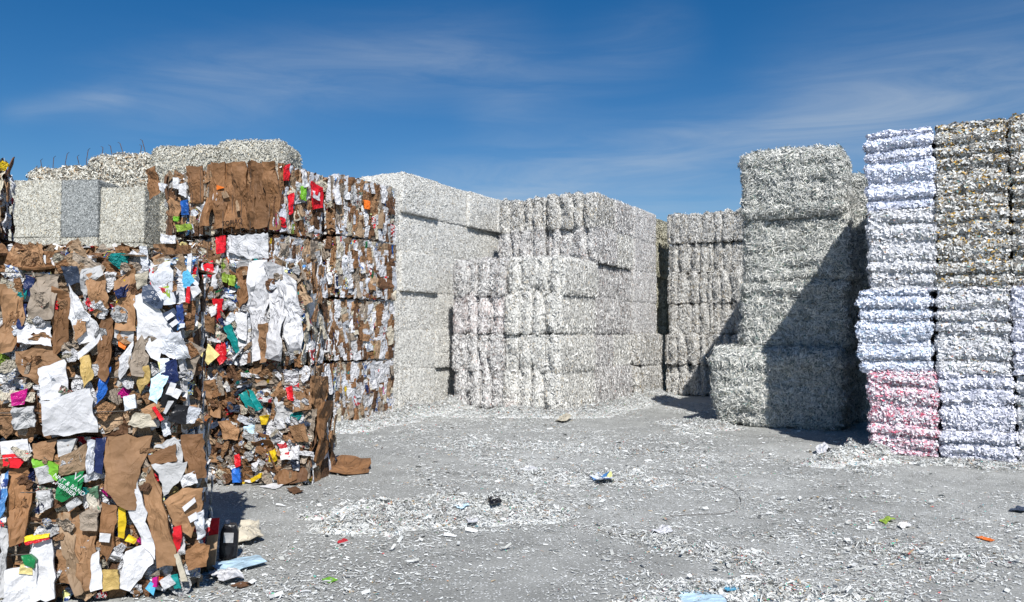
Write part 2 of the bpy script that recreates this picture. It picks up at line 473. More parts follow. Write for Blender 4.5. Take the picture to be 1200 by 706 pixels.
def wire_loop(name, hx, hz, rad=0.0035, wob=0.01, seed=0, axis='x', hy=None):
    """closed wire round a bale. axis 'z': level loop hx by hy; 'x': upright loop hy by hz (centred)"""
    rnd = random.Random(seed)
    pts = []
    if axis == 'z':
        cor = [(-hx, -hy), (hx, -hy), (hx, hy), (-hx, hy)]
    else:
        cor = [(-hy, -hz), (hy, -hz), (hy, hz), (-hy, hz)]
    for i in range(4):
        a, b = cor[i], cor[(i + 1) % 4]
        for k in range(6):
            t = k / 6
            p = (a[0] + (b[0] - a[0]) * t, a[1] + (b[1] - a[1]) * t)
            j = rnd.uniform(-wob, wob)
            if axis == 'z': pts.append((p[0] , p[1], j))
            else: pts.append((j, p[0], p[1]))
    n = len(pts)
    V, Q = [], []
    P = [Vector(p) for p in pts]
    for i in range(n):
        t = (P[(i + 1) % n] - P[i - 1]).normalized()
        a = t.cross(Vector((0.31, 0.2, 0.93))).normalized()
        if a.length < .1: a = t.cross(Vector((1, 0, 0))).normalized()
        b = t.cross(a)
        for k in range(4):
            an = k * math.pi / 2
            V.append(P[i] + a * math.cos(an) * rad + b * math.sin(an) * rad)
    for i in range(n):
        j = (i + 1) % n
        for k in range(4):
            Q.append((i * 4 + k, i * 4 + (k + 1) % 4, j * 4 + (k + 1) % 4, j * 4 + k))
    return np_mesh(name, V, Q, mats=(M['wire'],))

MESHES = {}
def variants(key, style, dims, n=3, seed=1):
    MESHES[key] = ([bale_mesh(style, dims, seed * 10 + i, 'bale_' + key + '_mesh') for i in range(n)], dims, STY[style])

WIRE = {}
def add_bale(key, i, loc, pal, label, group, rot=0.0, wires=0, flip=None, scale=(1, 1, 1), name='shredded_paper_bale', jit=1.0):
    mlist, dims, st = MESHES[key]
    me = mlist[i % len(mlist)]
    o = bpy.data.objects.new(name, me)
    COL.objects.link(o)
    o.location = loc
    o.rotation_euler = (R(random.uniform(-.6, .6)) * jit, R(random.uniform(-.6, .6)) * jit, rot + R(random.uniform(-1.2, 1.2)) * jit)
    sx = -1 if (flip if flip is not None else random.random() < .5) else 1
    o.scale = (sx * scale[0], scale[1], scale[2])
    for s, mt in ((0, CM[pal]), (1, SM[pal])):
        o.material_slots[s].link = 'OBJECT'
        o.material_slots[s].material = mt
    tag(o, label, 'paper bale', group)
    for w in range(wires):
        if st['ax'] == 2:
            kk = ('z', key)
            if kk not in WIRE: WIRE[kk] = wire_loop('tie_wire_mesh', dims[0] / 2 - .02, 0, seed=3, axis='z', hy=dims[1] / 2 - .02)
            link('tie_wire', WIRE[kk], None, o, (0, 0, dims[2] * (w + 1) / (wires + 1)))
        else:
            kk = ('x', key)
            if kk not in WIRE: WIRE[kk] = wire_loop('tie_wire_mesh', 0, dims[2] / 2 - .01, seed=4, axis='x', hy=dims[1] / 2 - .01)
            link('tie_wire', WIRE[kk], None, o, (-dims[0] / 2 + dims[0] * (w + 1) / (wires + 1), 0, dims[2] / 2))
    return o

ORD = ['bottom', 'second', 'third', 'fourth', 'fifth', 'sixth', 'seventh']
def tier_word(t, n):
    return 'top' if t == n - 1 else ('bottom' if t == 0 else ORD[t] + ' from the ground')

# ---- right hand stack of pale bales: three columns, four high, several rows deep
variants('flake', 'flake', (.84, 1.25, 1.11), 4, 1)
X0, Y0 = -1.165, 12.07
pal_right = [['red', 'iceblue', 'mixgrey', 'bluewhite'],
             ['lavender', 'mixgrey', 'amber', 'amber'],
             ['mixgrey', 'lavender', 'amber', 'amber'],
             ['lavender', 'mixgrey', 'mixgrey', 'mixgrey']]
lab_right = [['white and crimson streaked bale on the ground, corner of the right stack',
              'icy blue white bale resting on the crimson streaked one',
              'greyish white bale, third up in the corner column of the right stack',
              'brightest blue white bale crowning the corner column of the right stack'],
             ['pale lavender bale on the ground right beside the crimson streaked one',
              'grey white bale right beside the icy blue one, second from the ground',
              'grey white bale with amber flecks, third up in the right stack middle column',
              'dark grey and amber flecked bale right of the brightest blue white one'],
             ['grey white bottom bale at the right edge of the picture',
              'lavender white bale at the right edge with a pink smear, second from ground',
              'grey white bale at the right edge, third from the ground',
              'grey and amber flecked top bale at the right edge of the picture']]
WORDC = ['corner', 'middle', 'right', 'outermost right']
for c in range(4):
    for t in range(4):
        for row in range(3):
            if c == 3 and row > 0: continue
            if c == 2 and row > 1: continue
            x = X0 + .425 + c * .845 + (-.07 if (c == 0 and t == 1) else 0) + (.0 if t < 2 else .0) + random.uniform(-.015, .015)
            y = Y0 + .625 + row * 1.27 + random.uniform(-.03, .03) + (-.05 if t < 2 else 0)
            if row == 0 and c < 3: lb = lab_right[c][t]
            elif row == 0: lb = 'pale bale past the right edge, %s of its column' % tier_word(t, 4)
            else: lb = 'pale bale %s behind the %s column of the right stack, %s' % (['', 'directly', 'two rows'][row], WORDC[c], tier_word(t, 4).replace(' from the ground', ' up'))
            pal = pal_right[c][t] if row == 0 else random.choice(['mixgrey', 'lavender'])
            add_bale('flake', c + t * 2 + row, (x, y, t * 1.10), pal, lb, 'pale bales stacked on the right', wires=5 if row == 0 else 0, scale=(1.07, 1, 1) if (c == 0 and t == 1) else (1, 1, 1))

# ---- dark stack of straw-like bales
variants('straw_big', 'straw', (2.15, 1.35, 1.38), 1, 5)
variants('straw', 'straw', (1.80, 1.15, 1.17), 3, 6)
gd = 'straw like grey green bales in the shaded stack'
add_bale('straw_big', 0, (-2.88, 15.15, 0), 'greenish', 'big grey green bale on the ground, widest and lowest of the half shaded stack', gd, flip=False, wires=3)
add_bale('straw_big', 0, (-2.7, 16.65, 0), 'greenish', 'grey green ground bale hidden behind the widest one of the half shaded stack', gd, flip=True)
zz = 1.36
hts = [1.0, 1.0, 1.05]
for t in range(3):
    dx = [0, .05, .0][t]
    add_bale('straw', t, (-2.66 + dx, 15.45 + [0, .03, -.05][t], zz), 'greenish',
             ['grey green bale resting on the widest ground bale, cut by a diagonal shadow',
              'grey green bale second below the top of the half shaded stack',
              'rounded grey green bale on the very top of the half shaded stack'][t], gd, scale=(1 if t < 2 else .96, 1, hts[t] * (1.05 if t < 2 else 1.0)), wires=3)
    add_bale('straw', t + 1, (-2.42 + dx, 16.6, 1.36 + t * 1.06), 'greenish', 'grey green bale in the rear row of the half shaded stack, %s' % ['lowest', 'middle', 'highest'][t], gd, scale=(1, 1, .95))
    for rr in range(2):
        add_bale('straw', t + rr, (-2.62, 17.85 + rr * 1.2, 1.36 + t * 1.17), 'greenish', 'grey green bale hidden in the %s row of the half shaded stack, %s' % (['third', 'fourth'][rr], ['lowest', 'middle', 'highest'][t]), gd)
    zz += 1.17 * hts[t]
for rr in range(2):
    add_bale('straw_big', 0, (-2.75, 17.95 + rr * 1.3, 0), 'greenish', 'grey green ground bale in the %s row of the half shaded stack' % ['third', 'fourth'][rr], gd)

# ---- stack at the back right, six half-height tiers
variants('back', 'rough', (1.14, 1.25, .82), 3, 8)
for c in range(3):
    for t in range(6):
        x = -7.0 + .57 + c * 1.15 + random.uniform(-.03, .03) + (-.05 if t < 2 else 0)
        y = 21.15 + .62 + random.uniform(-.05, .05) + (.10 if t == 4 else 0) - (.1 if t == 1 else 0)
        add_bale('back', c + t, (x, y, t * .82), 'grey',
                 'lumpy grey bale in the far centre right stack, %s column, %s' % (['left', 'middle', 'hidden right'][c], tier_word(t, 6)),
                 'lumpy grey bales in the far centre right stack')

# ---- centre block, front: two columns, four tiers
variants('front', 'rough', (1.29, 1.8, .83), 4, 12)
for c in range(2):
    for t in range(4):
        x = -9.99 + .635 + c * 1.34 + random.uniform(-.03, .03) + (-.05 if (t == 2 and c == 0) else 0) + (.07 if (t == 3 and c == 1) else 0)
        y = 15.14 + .9 + random.uniform(-.05, .05) + (-.08 if t in (0, 2) and c == 1 else 0)
        pal = 'rosy' if (c == 0 and t == 2) else ('white' if c == 1 else 'pinkish')  # right column coloured paler to imitate its brighter lit side
        lb = ('reddish flecked white bale in the left column of the low centre stack' if pal == 'rosy' else
              'white lumpy bale in the low centre front stack, %s column, %s' % (['left', 'right'][c], tier_word(t, 4)))
        add_bale('front', c + t * 2, (x, y, t * .82), pal, lb, 'white bales in the low centre front stack', wires=3, scale=(1, 1, 1.07 if t % 2 == 0 else 1.0))

# ---- taller stack behind it, six tiers
variants('mid', 'rough', (1.22, 1.2, .83), 4, 21)
for c in range(2):
    for row in range(2):
        if c == 0 and row == 1: continue
        for t in range(6):
            x = -9.98 + .61 + c * 1.26 + random.uniform(-.02, .02) + (.08 if t >= 4 and c == 1 else 0)
            y = 17.1 + .6 + row * 1.18 + random.uniform(-.03, .03)
            add_bale('mid', c * 3 + t + row, (x, y, t * .825), ('grey' if t == 5 else 'pinkish') if row == 0 else ('white' if t in (1, 4) else 'pinkish'),  # greyer front tops put the shade of the set-back stack into colour
                     'white bale in the tall centre stack, %s column, %s' % (
                         ['front left', 'front right'][c] if row == 0 else 'rear right', tier_word(t, 6)),
                     'white bales in the tall centre stack', scale=(1, 1, 1.06 if t % 2 == 0 else 1.0))
# ---- the next column and the khaki one beyond it
variants('mid_flat', 'fine', (1.3, 1.6, .83), 2, 31)
for t in range(6):
    low = t < 2
    add_bale('mid_flat' if not low else 'front', t, (-8.05 + (.12 if low else 0), 20.42, t * .825), 'pinkish' if not low else 'grey',
             ('crumbling grey bale at the rear of the centre stacks, %s' if low else 'smooth white bale at the rear of the tall centre stacks, %s') % tier_word(t, 6),
             'bales at the rear end of the centre stacks')
variants('khaki', 'fine', (1.2, 1.3, .82), 2, 41)
STY['khk'] = dict(STY['flake']); STY['khk'].update(k=3, A=.05)
variants('khaki', 'khk', (1.2, 1.3, .82), 2, 41)
for t in range(6):
    add_bale('khaki', t, (-8.22 + (.1 if t > 3 else 0), 22.0 + (.1 if t > 3 else 0), t * .815), 'khaki',
             'yellowish grey bale in the narrow far gap column, %s' % tier_word(t, 6), 'yellowish bales in the far gap')

for t in range(4):  # added column blocks the bright shed so the gap falls dark
    add_bale('khaki', t + 1, (-7.45, 24.0, t * .84), 'khaki', 'added khaki bale filling the shaded far gap, %s' % tier_word(t, 4), 'yellowish bales in the far gap', scale=(1.2, 1, 1.03))
# ---- long white wall on the left
variants('wall', 'fine', (1.2, 1.36, .865), 4, 51)
COLW = ['nearest', 'second nearest', 'middle', 'second farthest', 'farthest']
out = {(1, 4): -.0, (1, 5): .10, (3, 5): .10, (4, 5): .12, (1, 3): .09, (2, 1): .06, (2, 2): .02}
for c in range(5):
    for t in range(6):
        x = -11.32 + random.uniform(-.02, .02) + out.get((c, t), 0)
        kz = .93 if c == 0 else 1.0
        add_bale('wall', c + 2 * t, (x, 12.65 + .675 + c * 1.355, t * .862 * kz), 'white',
                 'fine white bale in the long smooth wall, %s column, %s' % (COLW[c], tier_word(t, 6)), 'fine white bales in the long smooth wall', jit=.35, scale=(1, 1.006, 1.012 * kz))

# ---- pale stacks at the far left
a = THETA - R(3)
gk = 'ivory bales in the far left stacks'
variants('ivory', 'fine', (1.25, 1.2, 1.23), 2, 61)
variants('netted', 'fine', (.80, 1.2, 1.23), 1, 63)
variants('ragged', 'ragged', (1.35, 1.3, 1.15), 3, 65)
STY['dome'] = dict(STY['ragged']); STY['dome'].update(r=.22, amp=(.06, .03, .015), A=.02, cnt=11000, ln=(.03, .06), wd=(.01, .02))
variants('ivory_wide', 'dome', (1.55, 1.3, 1.18), 3, 68)
ex = Vector((math.cos(a), math.sin(a), 0)); ey = Vector((-math.sin(a), math.cos(a), 0))
def place(px, dist, w, d):      # right front corner under picture column px
    return at_depth(px, dist) - ex * (w / 2) + ey * (d / 2)
for t in range(4):
    add_bale('ivory', t, place(68, 17, 1.25, 1.2) + Vector((0, 0, t * 1.23)), 'ivory', 'smooth ivory bale in the leftmost pale stack, %s' % tier_word(t, 4), gk, rot=a)
    add_bale('ivory', t + 1, place(-4, 17.0, 1.25, 1.2) + Vector((0, 0, t * 1.23)), 'ivory', 'ivory bale just past the left edge of the picture, %s' % tier_word(t, 4), gk, rot=a)
    add_bale('netted' if t == 3 else 'ivory', t, place(112, 16.95, .8, 1.2) + Vector((0, 0, t * 1.23)), 'netted' if t == 3 else 'ivory',
             'dark grey netted bale set between pale ivory bales at far left' if t == 3 else 'ivory bale beneath the dark grey netted one, %s' % tier_word(t, 4), gk, rot=a, scale=(1 if t == 3 else .64, 1, 1))
for t in range(4):
    add_bale('ivory', t + 1, place(166, 16.98, .96, 1.2) + Vector((0, 0, t * 1.19)), 'ivory', 'ivory bale right of the dark grey netted one, %s' % tier_word(t, 4), gk, rot=a, scale=(.8, 1, .97))
for c in range(2):
    for t in range(5):
        dist = 17.9 if c == 1 else 18.4
        hz = 1.125 if c == 1 else 1.09
        b = add_bale('ragged', c * 2 + t, place([104, 173][c], dist, 1.35, 1.3) + Vector((0, 0, t * hz)), 'ragged',
                     'ragged beige bale at far left, %s column, %s' % (['left', 'right'][c], tier_word(t, 5)), 'ragged beige bales at far left', rot=a)
        if t == 4:
            b.rotation_euler.y = R(-8 if c == 0 else -4)
            # bent tie rods stick up out of the top bales
            for k, (ox, hh, ln) in enumerate([(-.55, .34, .02), (-.3, .36, -.05), (-.02, .40, -.10), (.35, .3, .04), (.5, .42, -.09)]):
                P = [Vector((0, 0, -.25)), Vector((.0, 0, .0)), Vector((ln * .4, 0.01, hh * .5)), Vector((ln, .02, hh)), Vector((ln - .05, .02, hh + .03))]
                V, Q = [], []
                for i, p in enumerate(P):
                    for q in range(4):
                        V.append(p + Vector((math.cos(q * 1.571) * .009, math.sin(q * 1.571) * .009, 0)))
                for i in range(len(P) - 1):
                    for q in range(4):
                        Q.append((i * 4 + q, i * 4 + (q + 1) % 4, i * 4 + 4 + (q + 1) % 4, i * 4 + 4 + q))
                sx = b.scale.x
                link('bent_tie_wire', np_mesh('bent_tie_wire_mesh', V, Q, mats=(M['rust'],)), None, b, (ox * sx, -.35, 1.13))
for c in range(2):
    for t in range(5):
        p = place([252, 331][c], 17.6, 1.55, 1.3)
        hz = [1.165, 1.19][c]
        add_bale('ivory_wide', c + t, p + Vector((0, 0, t * hz)), 'ivory',
                 'pale bale in the row behind the brown mixed bales, %s column, %s' % (['left', 'right'][c], tier_word(t, 5)),
                 'pale bales in the row behind the mixed bales', rot=a, scale=(1, 1, hz / 1.18))

# ------------------------------------------------------------------ crumpled sheets for the mixed bales
def fold_field(rng, n, amp):
    ds = []
    for i in range(n):
        an = rng.uniform(0, math.tau)
        ds.append((math.cos(an), math.sin(an), rng.uniform(-.42, .42), rng.uniform(.3, 1.0) * amp * rng.choice((-1, 1))))
    def f(x, y):
        return sum(a * abs(c0 * x + c1 * y - c) for c0, c1, c, a in ds)
    return f

def poly_sheet(name, pts, seed=0, crumple=.05, folds=7, rings=7, skirt=.03, jag=.02, size=1.0):
    """a sheet with the given outline (2D, metres), creased by sharp folds; local +Z is its face"""
    rng = random.Random(seed)
    cx = sum(p[0] for p in pts) / len(pts); cy = sum(p[1] for p in pts) / len(pts)
    per = []
    n = len(pts)
    for i in range(n):
        a, b = pts[i], pts[(i + 1) % n]
        L = math.hypot(a[0] - b[0], a[1] - b[1])
        k = max(2, int(round(L / size * 9)))
        for j in range(k):
            t = j / k
            jx = rng.uniform(-jag, jag) * size if j else 0
            jy = rng.uniform(-jag, jag) * size if j else 0
            per.append((a[0] + (b[0] - a[0]) * t + jx, a[1] + (b[1] - a[1]) * t + jy))
    m = len(per)
    f = fold_field(rng, 2, min(crumple, .08))
    waves = []
    for i in range(folds):
        an = rng.uniform(0, math.tau); fr = rng.uniform(.8, 3.2)
        waves.append((math.cos(an) * fr, math.sin(an) * fr, rng.random(), crumple * .55 * rng.uniform(.4, 1) / fr ** .6))
    def z(x, y):
        u, v = (x - cx) / size, (y - cy) / size
        t = f(u, v)
        for a, b, c, am in waves:
            t += am * abs(((a * u + b * v + c) % 1.0) * 2 - 1)
        return t * size
    V = [(cx, cy, z(cx, cy))]
    for r in range(1, rings + 1):
        s = r / rings
        for x, y in per:
            X, Y = cx + (x - cx) * s, cy + (y - cy) * s
            if r < rings:
                X += rng.uniform(-.02, .02) * size; Y += rng.uniform(-.02, .02) * size
            V.append((X, Y, z(X, Y) + rng.uniform(-.12, .12) * crumple * size))
    zs = [v[2] for v in V]
    mz = sorted(zs)[len(zs) // 2]
    V = [(x, y, zz - mz) for x, y, zz in V]
    faces = []
    for i in range(m):
        faces.append((0, 1 + i, 1 + (i + 1) % m))
    for r in range(rings - 1):
        o0, o1 = 1 + r * m, 1 + (r + 1) * m
        for i in range(m):
            j = (i + 1) % m
            faces.append((o0 + i, o1 + i, o1 + j, o0 + j))
    o0 = 1 + (rings - 1) * m
    o1 = len(V)
    for i in range(m):
        x, y, zz = V[o0 + i]
        V.append((cx + (x - cx) * .96, cy + (y - cy) * .96, zz - skirt))
    for i in range(m):
        j = (i + 1) % m
        faces.append((o0 + i, o1 + i, o1 + j, o0 + j))
    me = bpy.data.meshes.new(name)
    me.from_pydata(V, [], faces)
    # outline may be clockwise
    area = sum(pts[i][0] * pts[(i + 1) % n][1] - pts[(i + 1) % n][0] * pts[i][1] for i in range(n))
    if area < 0:
        me.flip_normals()
    me.update()
    return me

def rand_outline(rng, kind):
    if kind == 'strip':
        w = rng.uniform(.10, .22)
        return [(-w * rng.uniform(.6, 1.2), -.5), (w * rng.uniform(.5, 1.2), -.5 + rng.uniform(0, .08)), (w * rng.uniform(.8, 1.3), .05), (w * rng.uniform(.4, 1.1), .5), (-w * rng.uniform(.5, 1.1), .5 - rng.uniform(0, .1)), (-w * rng.uniform(.8, 1.3), 0)]
    if kind == 'torn':
        k = rng.randint(5, 8)
        return [(math.cos(i / k * math.tau) * rng.uniform(.3, .58), math.sin(i / k * math.tau) * rng.uniform(.3, .58)) for i in range(k)]
    w, h = rng.uniform(.32, .5), rng.uniform(.32, .5)
    q = [(-w, -h), (w, -h), (w, h), (-w, h)]
    q = [(x + rng.uniform(-.1, .1), y + rng.uniform(-.1, .1)) for x, y in q]
    if rng.random() < .5:
        i = rng.randrange(4)
        x, y = q[i]
        q[i:i + 1] = [(x * .5, y), (x, y * .4)] if i in (0, 2) else [(x, y * .4), (x * .5, y)]
    return q

POOL = {}
for kind, nn, cr, fo, sk in (('flat', 14, .06, 5, .04), ('torn', 16, .13, 9, .02), ('bag', 10, .22, 14, .06), ('strip', 16, .08, 6, .04)):
    POOL[kind] = []
    for i in range(nn):
        rg = random.Random(100 + i + hash_k if (hash_k := {'flat': 0, 'torn': 40, 'bag': 80, 'strip': 120}[kind]) is not None else 0)
        ol = rand_outline(rg, 'torn' if kind == 'bag' else kind)
        me = poly_sheet(kind + '_sheet_mesh', ol, seed=300 + i + hash_k, crumple=cr, folds=fo, rings=7, skirt=sk, jag=.035)
        me.materials.append(M['card_a'])
        POOL[kind].append(me)

class MixedBale:
    """a strapped bale of waste paper: pressed core, tie wires and every sheet that shows"""
    def __init__(s, corner, w, d, h, rot, label, group, seed):
        # corner = right front bottom corner
        s.w, s.d, s.h, s.rot, s.seed = w, d, h, rot, seed
        exx = Vector((math.cos(rot), math.sin(rot), 0)); eyy = Vector((-math.sin(rot), math.cos(rot), 0))
        loc = corner - exx * (w / 2) + eyy * (d / 2)
        s.root = bpy.data.objects.new('mixed_waste_bale', None)
        s.root.empty_display_size = .2
        COL.objects.link(s.root)
        s.root.location = loc
        s.root.rotation_euler = (0, 0, rot)
        tag(s.root, label, 'paper bale', group)
        s.mat = Matrix.Translation(loc) @ Matrix.Rotation(rot, 4, 'Z')
        s.inv = s.mat.inverted()
        s.rng = random.Random(seed)
        st = dict(r=.06, amp=(.03, .035, .02), ax=0, k=0, A=0, puff=.01, res=.05)
        half = np.array((w - .17, d - .17, h - .09)) / 2
        V, Q, base = [], [], 0
        for ax in range(3):
            u, v = [q for q in range(3) if q != ax]
            for sg in (-1, 1):
                nu = max(4, int(2 * half[u] / .05)); nv = max(4, int(2 * half[v] / .05))
                gu, gv = np.meshgrid(np.linspace(-half[u], half[u], nu + 1), np.linspace(-half[v], half[v], nv + 1), indexing='ij')
                P = np.zeros((gu.size, 3)); P[:, u] = gu.ravel(); P[:, v] = gv.ravel(); P[:, ax] = sg * half[ax]
                S, _ = surf(P, half, seed, st)
                V.append(S)
                I = np.arange((nu + 1) * (nv + 1)).reshape(nu + 1, nv + 1)
                q = np.stack([I[:-1, :-1], I[1:, :-1], I[1:, 1:], I[:-1, 1:]], axis=-1).reshape(-1, 4)
                if (ax == 1) ^ (sg < 0): q = q[:, ::-1]
                Q.append(q + base); base += len(P)
        V = np.concatenate(V); Q = np.concatenate(Q)
        V[:, 2] += h / 2
        link('pressed_core', np_mesh('pressed_core_mesh', V, Q, mats=(MIXCORE,)), None, s.root)
        s.counts = {}
        rg = np.random.default_rng(seed)
        Vs, Qs, Rs, bb = [], [], [], 0
        for ax, sg, up in ((1, -1, .5), (0, 1, 2.5), (0, -1, 2.5), (2, 1, 0)):
            u, v = [q for q in range(3) if q != ax]
            c = int(half[u] * half[v] * 4 * (420 if ax != 0 else 240))
            P = rg.uniform(-1, 1, size=(c, 3)) * half; P[:, ax] = sg * half[ax]
            S, nn = surf(P, half, seed, st)
            S = S + nn * rg.uniform(0, .022, size=(c, 1))
            vv, qq, rr = make_strips(S, nn, rg, (.04, .20), (.015, .06), (0, 0, 1), up, .01, .18, .5)
            Vs.append(vv); Qs.append(qq + bb); Rs.append(rr); bb += len(vv)
        vv = np.concatenate(Vs); vv[:, 2] = np.clip(vv[:, 2] + h / 2, .004, h + .05)
        o = link('crushed_scraps', np_mesh('crushed_scraps_mesh', vv, np.concatenate(Qs), np.concatenate(Rs), mats=(SCRAPS,)), None, s.root)
        o['kind'] = 'stuff'

    def face(s, f):
        """(origin, u, v, n, width, height) of a face in bale space"""
        w, d, h = s.w, s.d, s.h
        return {'front': (Vector((0, -d / 2, h / 2)), Vector((1, 0, 0)), Vector((0, 0, 1)), Vector((0, -1, 0)), w, h),
                'right': (Vector((w / 2, 0, h / 2)), Vector((0, 1, 0)), Vector((0, 0, 1)), Vector((1, 0, 0)), d, h),
                'left': (Vector((-w / 2, 0, h / 2)), Vector((0, -1, 0)), Vector((0, 0, 1)), Vector((-1, 0, 0)), d, h),
                'back': (Vector((0, d / 2, h / 2)), Vector((-1, 0, 0)), Vector((0, 0, 1)), Vector((0, 1, 0)), w, h),
                'top': (Vector((0, 0, h)), Vector((1, 0, 0)), Vector((0, 1, 0)), Vector((0, 0, 1)), w, d)}[f]

    def put(s, me, mat, f, u, v, off, size, ang=0.0, tilt=(0, 0), name='cardboard_sheet', zs=1.0):
        c = s.counts.get(name, 0)
        if c >= 98:
            name = {'cardboard_sheet': 'cardboard_flap', 'paper_sheet': 'paper_flap'}.get(name, name)
            c = s.counts.get(name, 0)
        if c >= 98: return None
        s.counts[name] = c + 1
        o, U, Vv, n, W, H = s.face(f)
        B = Matrix((U, Vv, n)).transposed().to_4x4()
        L = Matrix.Translation(o + U * u + Vv * v + n * off) @ B @ Matrix.Rotation(ang, 4, 'Z') @ Matrix.Rotation(tilt[0], 4, 'X') @ Matrix.Rotation(tilt[1], 4, 'Y')
        ob = bpy.data.objects.new(name, me)
        COL.objects.link(ob)
        ob.parent = s.root
        ob.matrix_local = L @ Matrix.Diagonal((size[0], size[1], zs, 1))
        ob.material_slots[0].link = 'OBJECT'
        ob.material_slots[0].material = mat
        return ob

    def fill(s, f, n, mix, smin, smax, vertical=0.0, tiltamp=.09, edge=.02):
        """mix: list of (weight, part name, pool kind, [materials])"""
        rg = s.rng
        o, U, Vv, nn, W, H = s.face(f)
        ws = [m[0] for m in mix]
        # spread the sheets by a jittered grid so the face is covered
        order = []
        for i in range(n):
            order.append((rg.uniform(smin, smax) * (1.25 if i < n * .35 else .85)))
        order.sort(reverse=True)
        gx = max(1, int(math.sqrt(n * W / H))); gy = max(1, int(math.ceil(n / gx)))
        cells = [(i, j) for i in range(gx) for j in range(gy)]
        rg.shuffle(cells)
        for k, sz in enumerate(order):
            _, name, kind, mats = rg.choices(mix, ws)[0]
            i, j = cells[k % len(cells)]
            mat = M[rg.choice(mats)]
            if name == 'coloured_wrapper': sz *= .6
            if vertical and rg.random() < vertical:
                kind = 'strip'
                hgt = sz * rg.uniform(1.0, 2.0); wdt = hgt * rg.uniform(.7, 1.5)
                ang = R(rg.gauss(0, 7))
                hx, hy = wdt * .22, hgt * .5
            else:
                hgt = sz; wdt = sz * rg.uniform(.65, 1.3)
                ang = rg.uniform(0, math.tau) if rg.random() < .45 else R(rg.gauss(0, 14))
                hx = hy = max(hgt, wdt) * .46
            u = (-.5 + (i + rg.random()) / gx) * W
            v = (-.5 + (j + rg.random()) / gy) * H
            u = max(-W / 2 + hx - edge, min(W / 2 - hx + edge, u)) if hx * 2 < W else 0
            v = max(-H / 2 + hy - edge * .4, min(H / 2 - hy + edge * .4, v)) if hy * 2 < H else 0
            off = -.065 + .085 * (k / max(1, len(order))) + rg.uniform(-.02, .015)
            me = POOL[kind][rg.randrange(len(POOL[kind]))]
            s.put(me, mat, f, u, v, off, (wdt, hgt), ang, (rg.gauss(0, tiltamp), rg.gauss(0, tiltamp)), name, zs=(hgt + wdt) / 2 * rg.uniform(.6, 1.1))

    def feat(s, f, pix, mat, name, off=.075, crumple=.045, folds=5, label=None, skirt=.03, tilt=None):
        if crumple > .012: crumple *= 2.6 if mat.startswith('card') else 2.0; folds += 4
        """a sheet seen in the photo: outline given by picture points on this face"""
        o, U, Vv, n, W, H = s.face(f)
        wo = s.mat @ (o + n * off); wn = (s.mat.to_3x3() @ n)
        pts = []
        for px, py in pix:
            d = ray(px, py)
            t = (wo - C0).dot(wn) / d.dot(wn)
            p = s.inv @ (C0 + d * t)
            pts.append(((p - o).dot(U), (p - o).dot(Vv)))
        cx = sum(p[0] for p in pts) / len(pts); cy = sum(p[1] for p in pts) / len(pts)
        pts = [(x - cx, y - cy) for x, y in pts]
        size = max(max(abs(x), abs(y)) for x, y in pts) * 2
        s.rng.random()
        me = poly_sheet(name + '_mesh', pts, seed=int(pix[0][0] * 7 + pix[0][1]), crumple=crumple, folds=folds, skirt=skirt, jag=.03 if size > .12 and crumple > .012 else .008, size=size)
        me.materials.append(M[mat])
        c = s.counts.get(name, 0); s.counts[name] = c + 1
        ob = bpy.data.objects.new(name, me)
        COL.objects.link(ob)
        ob.parent = s.root
        B = Matrix((U, Vv, n)).transposed().to_4x4()
        ob.matrix_local = Matrix.Translation(o + U * cx + Vv * cy + n * off) @ B @ Matrix.Rotation(s.rng.gauss(0, .09), 4, 'X') @ Matrix.Rotation(s.rng.gauss(0, .10) if tilt is None else tilt, 4, 'Y')
        if label: ob['label'] = label
        return ob

    def wires(s, k, axis):
        if axis == 'z':
            me = wire_loop('tie_wire_mesh', s.w / 2 - .05, 0, rad=.0028, wob=.008, seed=s.seed, axis='z', hy=s.d / 2 + .03)
            for i in range(k):
                link('tie_wire', me, None, s.root, (0, 0, s.h * (i + .7) / (k + .4)))
        else:
            me = wire_loop('tie_wire_mesh', 0, s.h / 2 + .005, rad=.0028, wob=.006, seed=s.seed, axis='x', hy=s.d / 2 + .045)
            for i in range(k):
                link('tie_wire', me, None, s.root, (-s.w / 2 + s.w * (i + .7) / (k + .4), 0, s.h / 2))

def mixcore():
    m, nt, b = nodes_of('pressed_mixed_paper')
    tc = N(nt, 'ShaderNodeTexCoord')
    mp = N(nt, 'ShaderNodeMapping'); mp.inputs['Scale'].default_value = (2.2, 2.2, .8)
    nt.links.new(tc.outputs['Object'], mp.inputs['Vector'])
    vo = N(nt, 'ShaderNodeTexVoronoi'); vo.inputs['Scale'].default_value = 11
    nt.links.new(mp.outputs[0], vo.inputs['Vector'])
    sp = N(nt, 'ShaderNodeSeparateColor'); nt.links.new(vo.outputs['Color'], sp.inputs[0])
    r = ramp(nt, palette_stops([(4, (.25, .14, .07)), (3, (.14, .07, .04)), (2, (.38, .25, .15)), (2, (.6, .6, .6)), (.5, (.02, .02, .03)), (.4, (.4, .03, .03))]), 'CONSTANT')
    nt.links.new(sp.outputs[0], r.inputs[0]); nt.links.new(r.outputs[0], b.inputs['Base Color'])
    bp = N(nt, 'ShaderNodeBump'); bp.inputs['Distance'].default_value = .03
    nt.links.new(sp.outputs[1], bp.inputs['Height']); nt.links.new(bp.outputs[0], b.inputs['Normal'])
    b.inputs['Roughness'].default_value = .8
    return m
MIXCORE = mixcore()
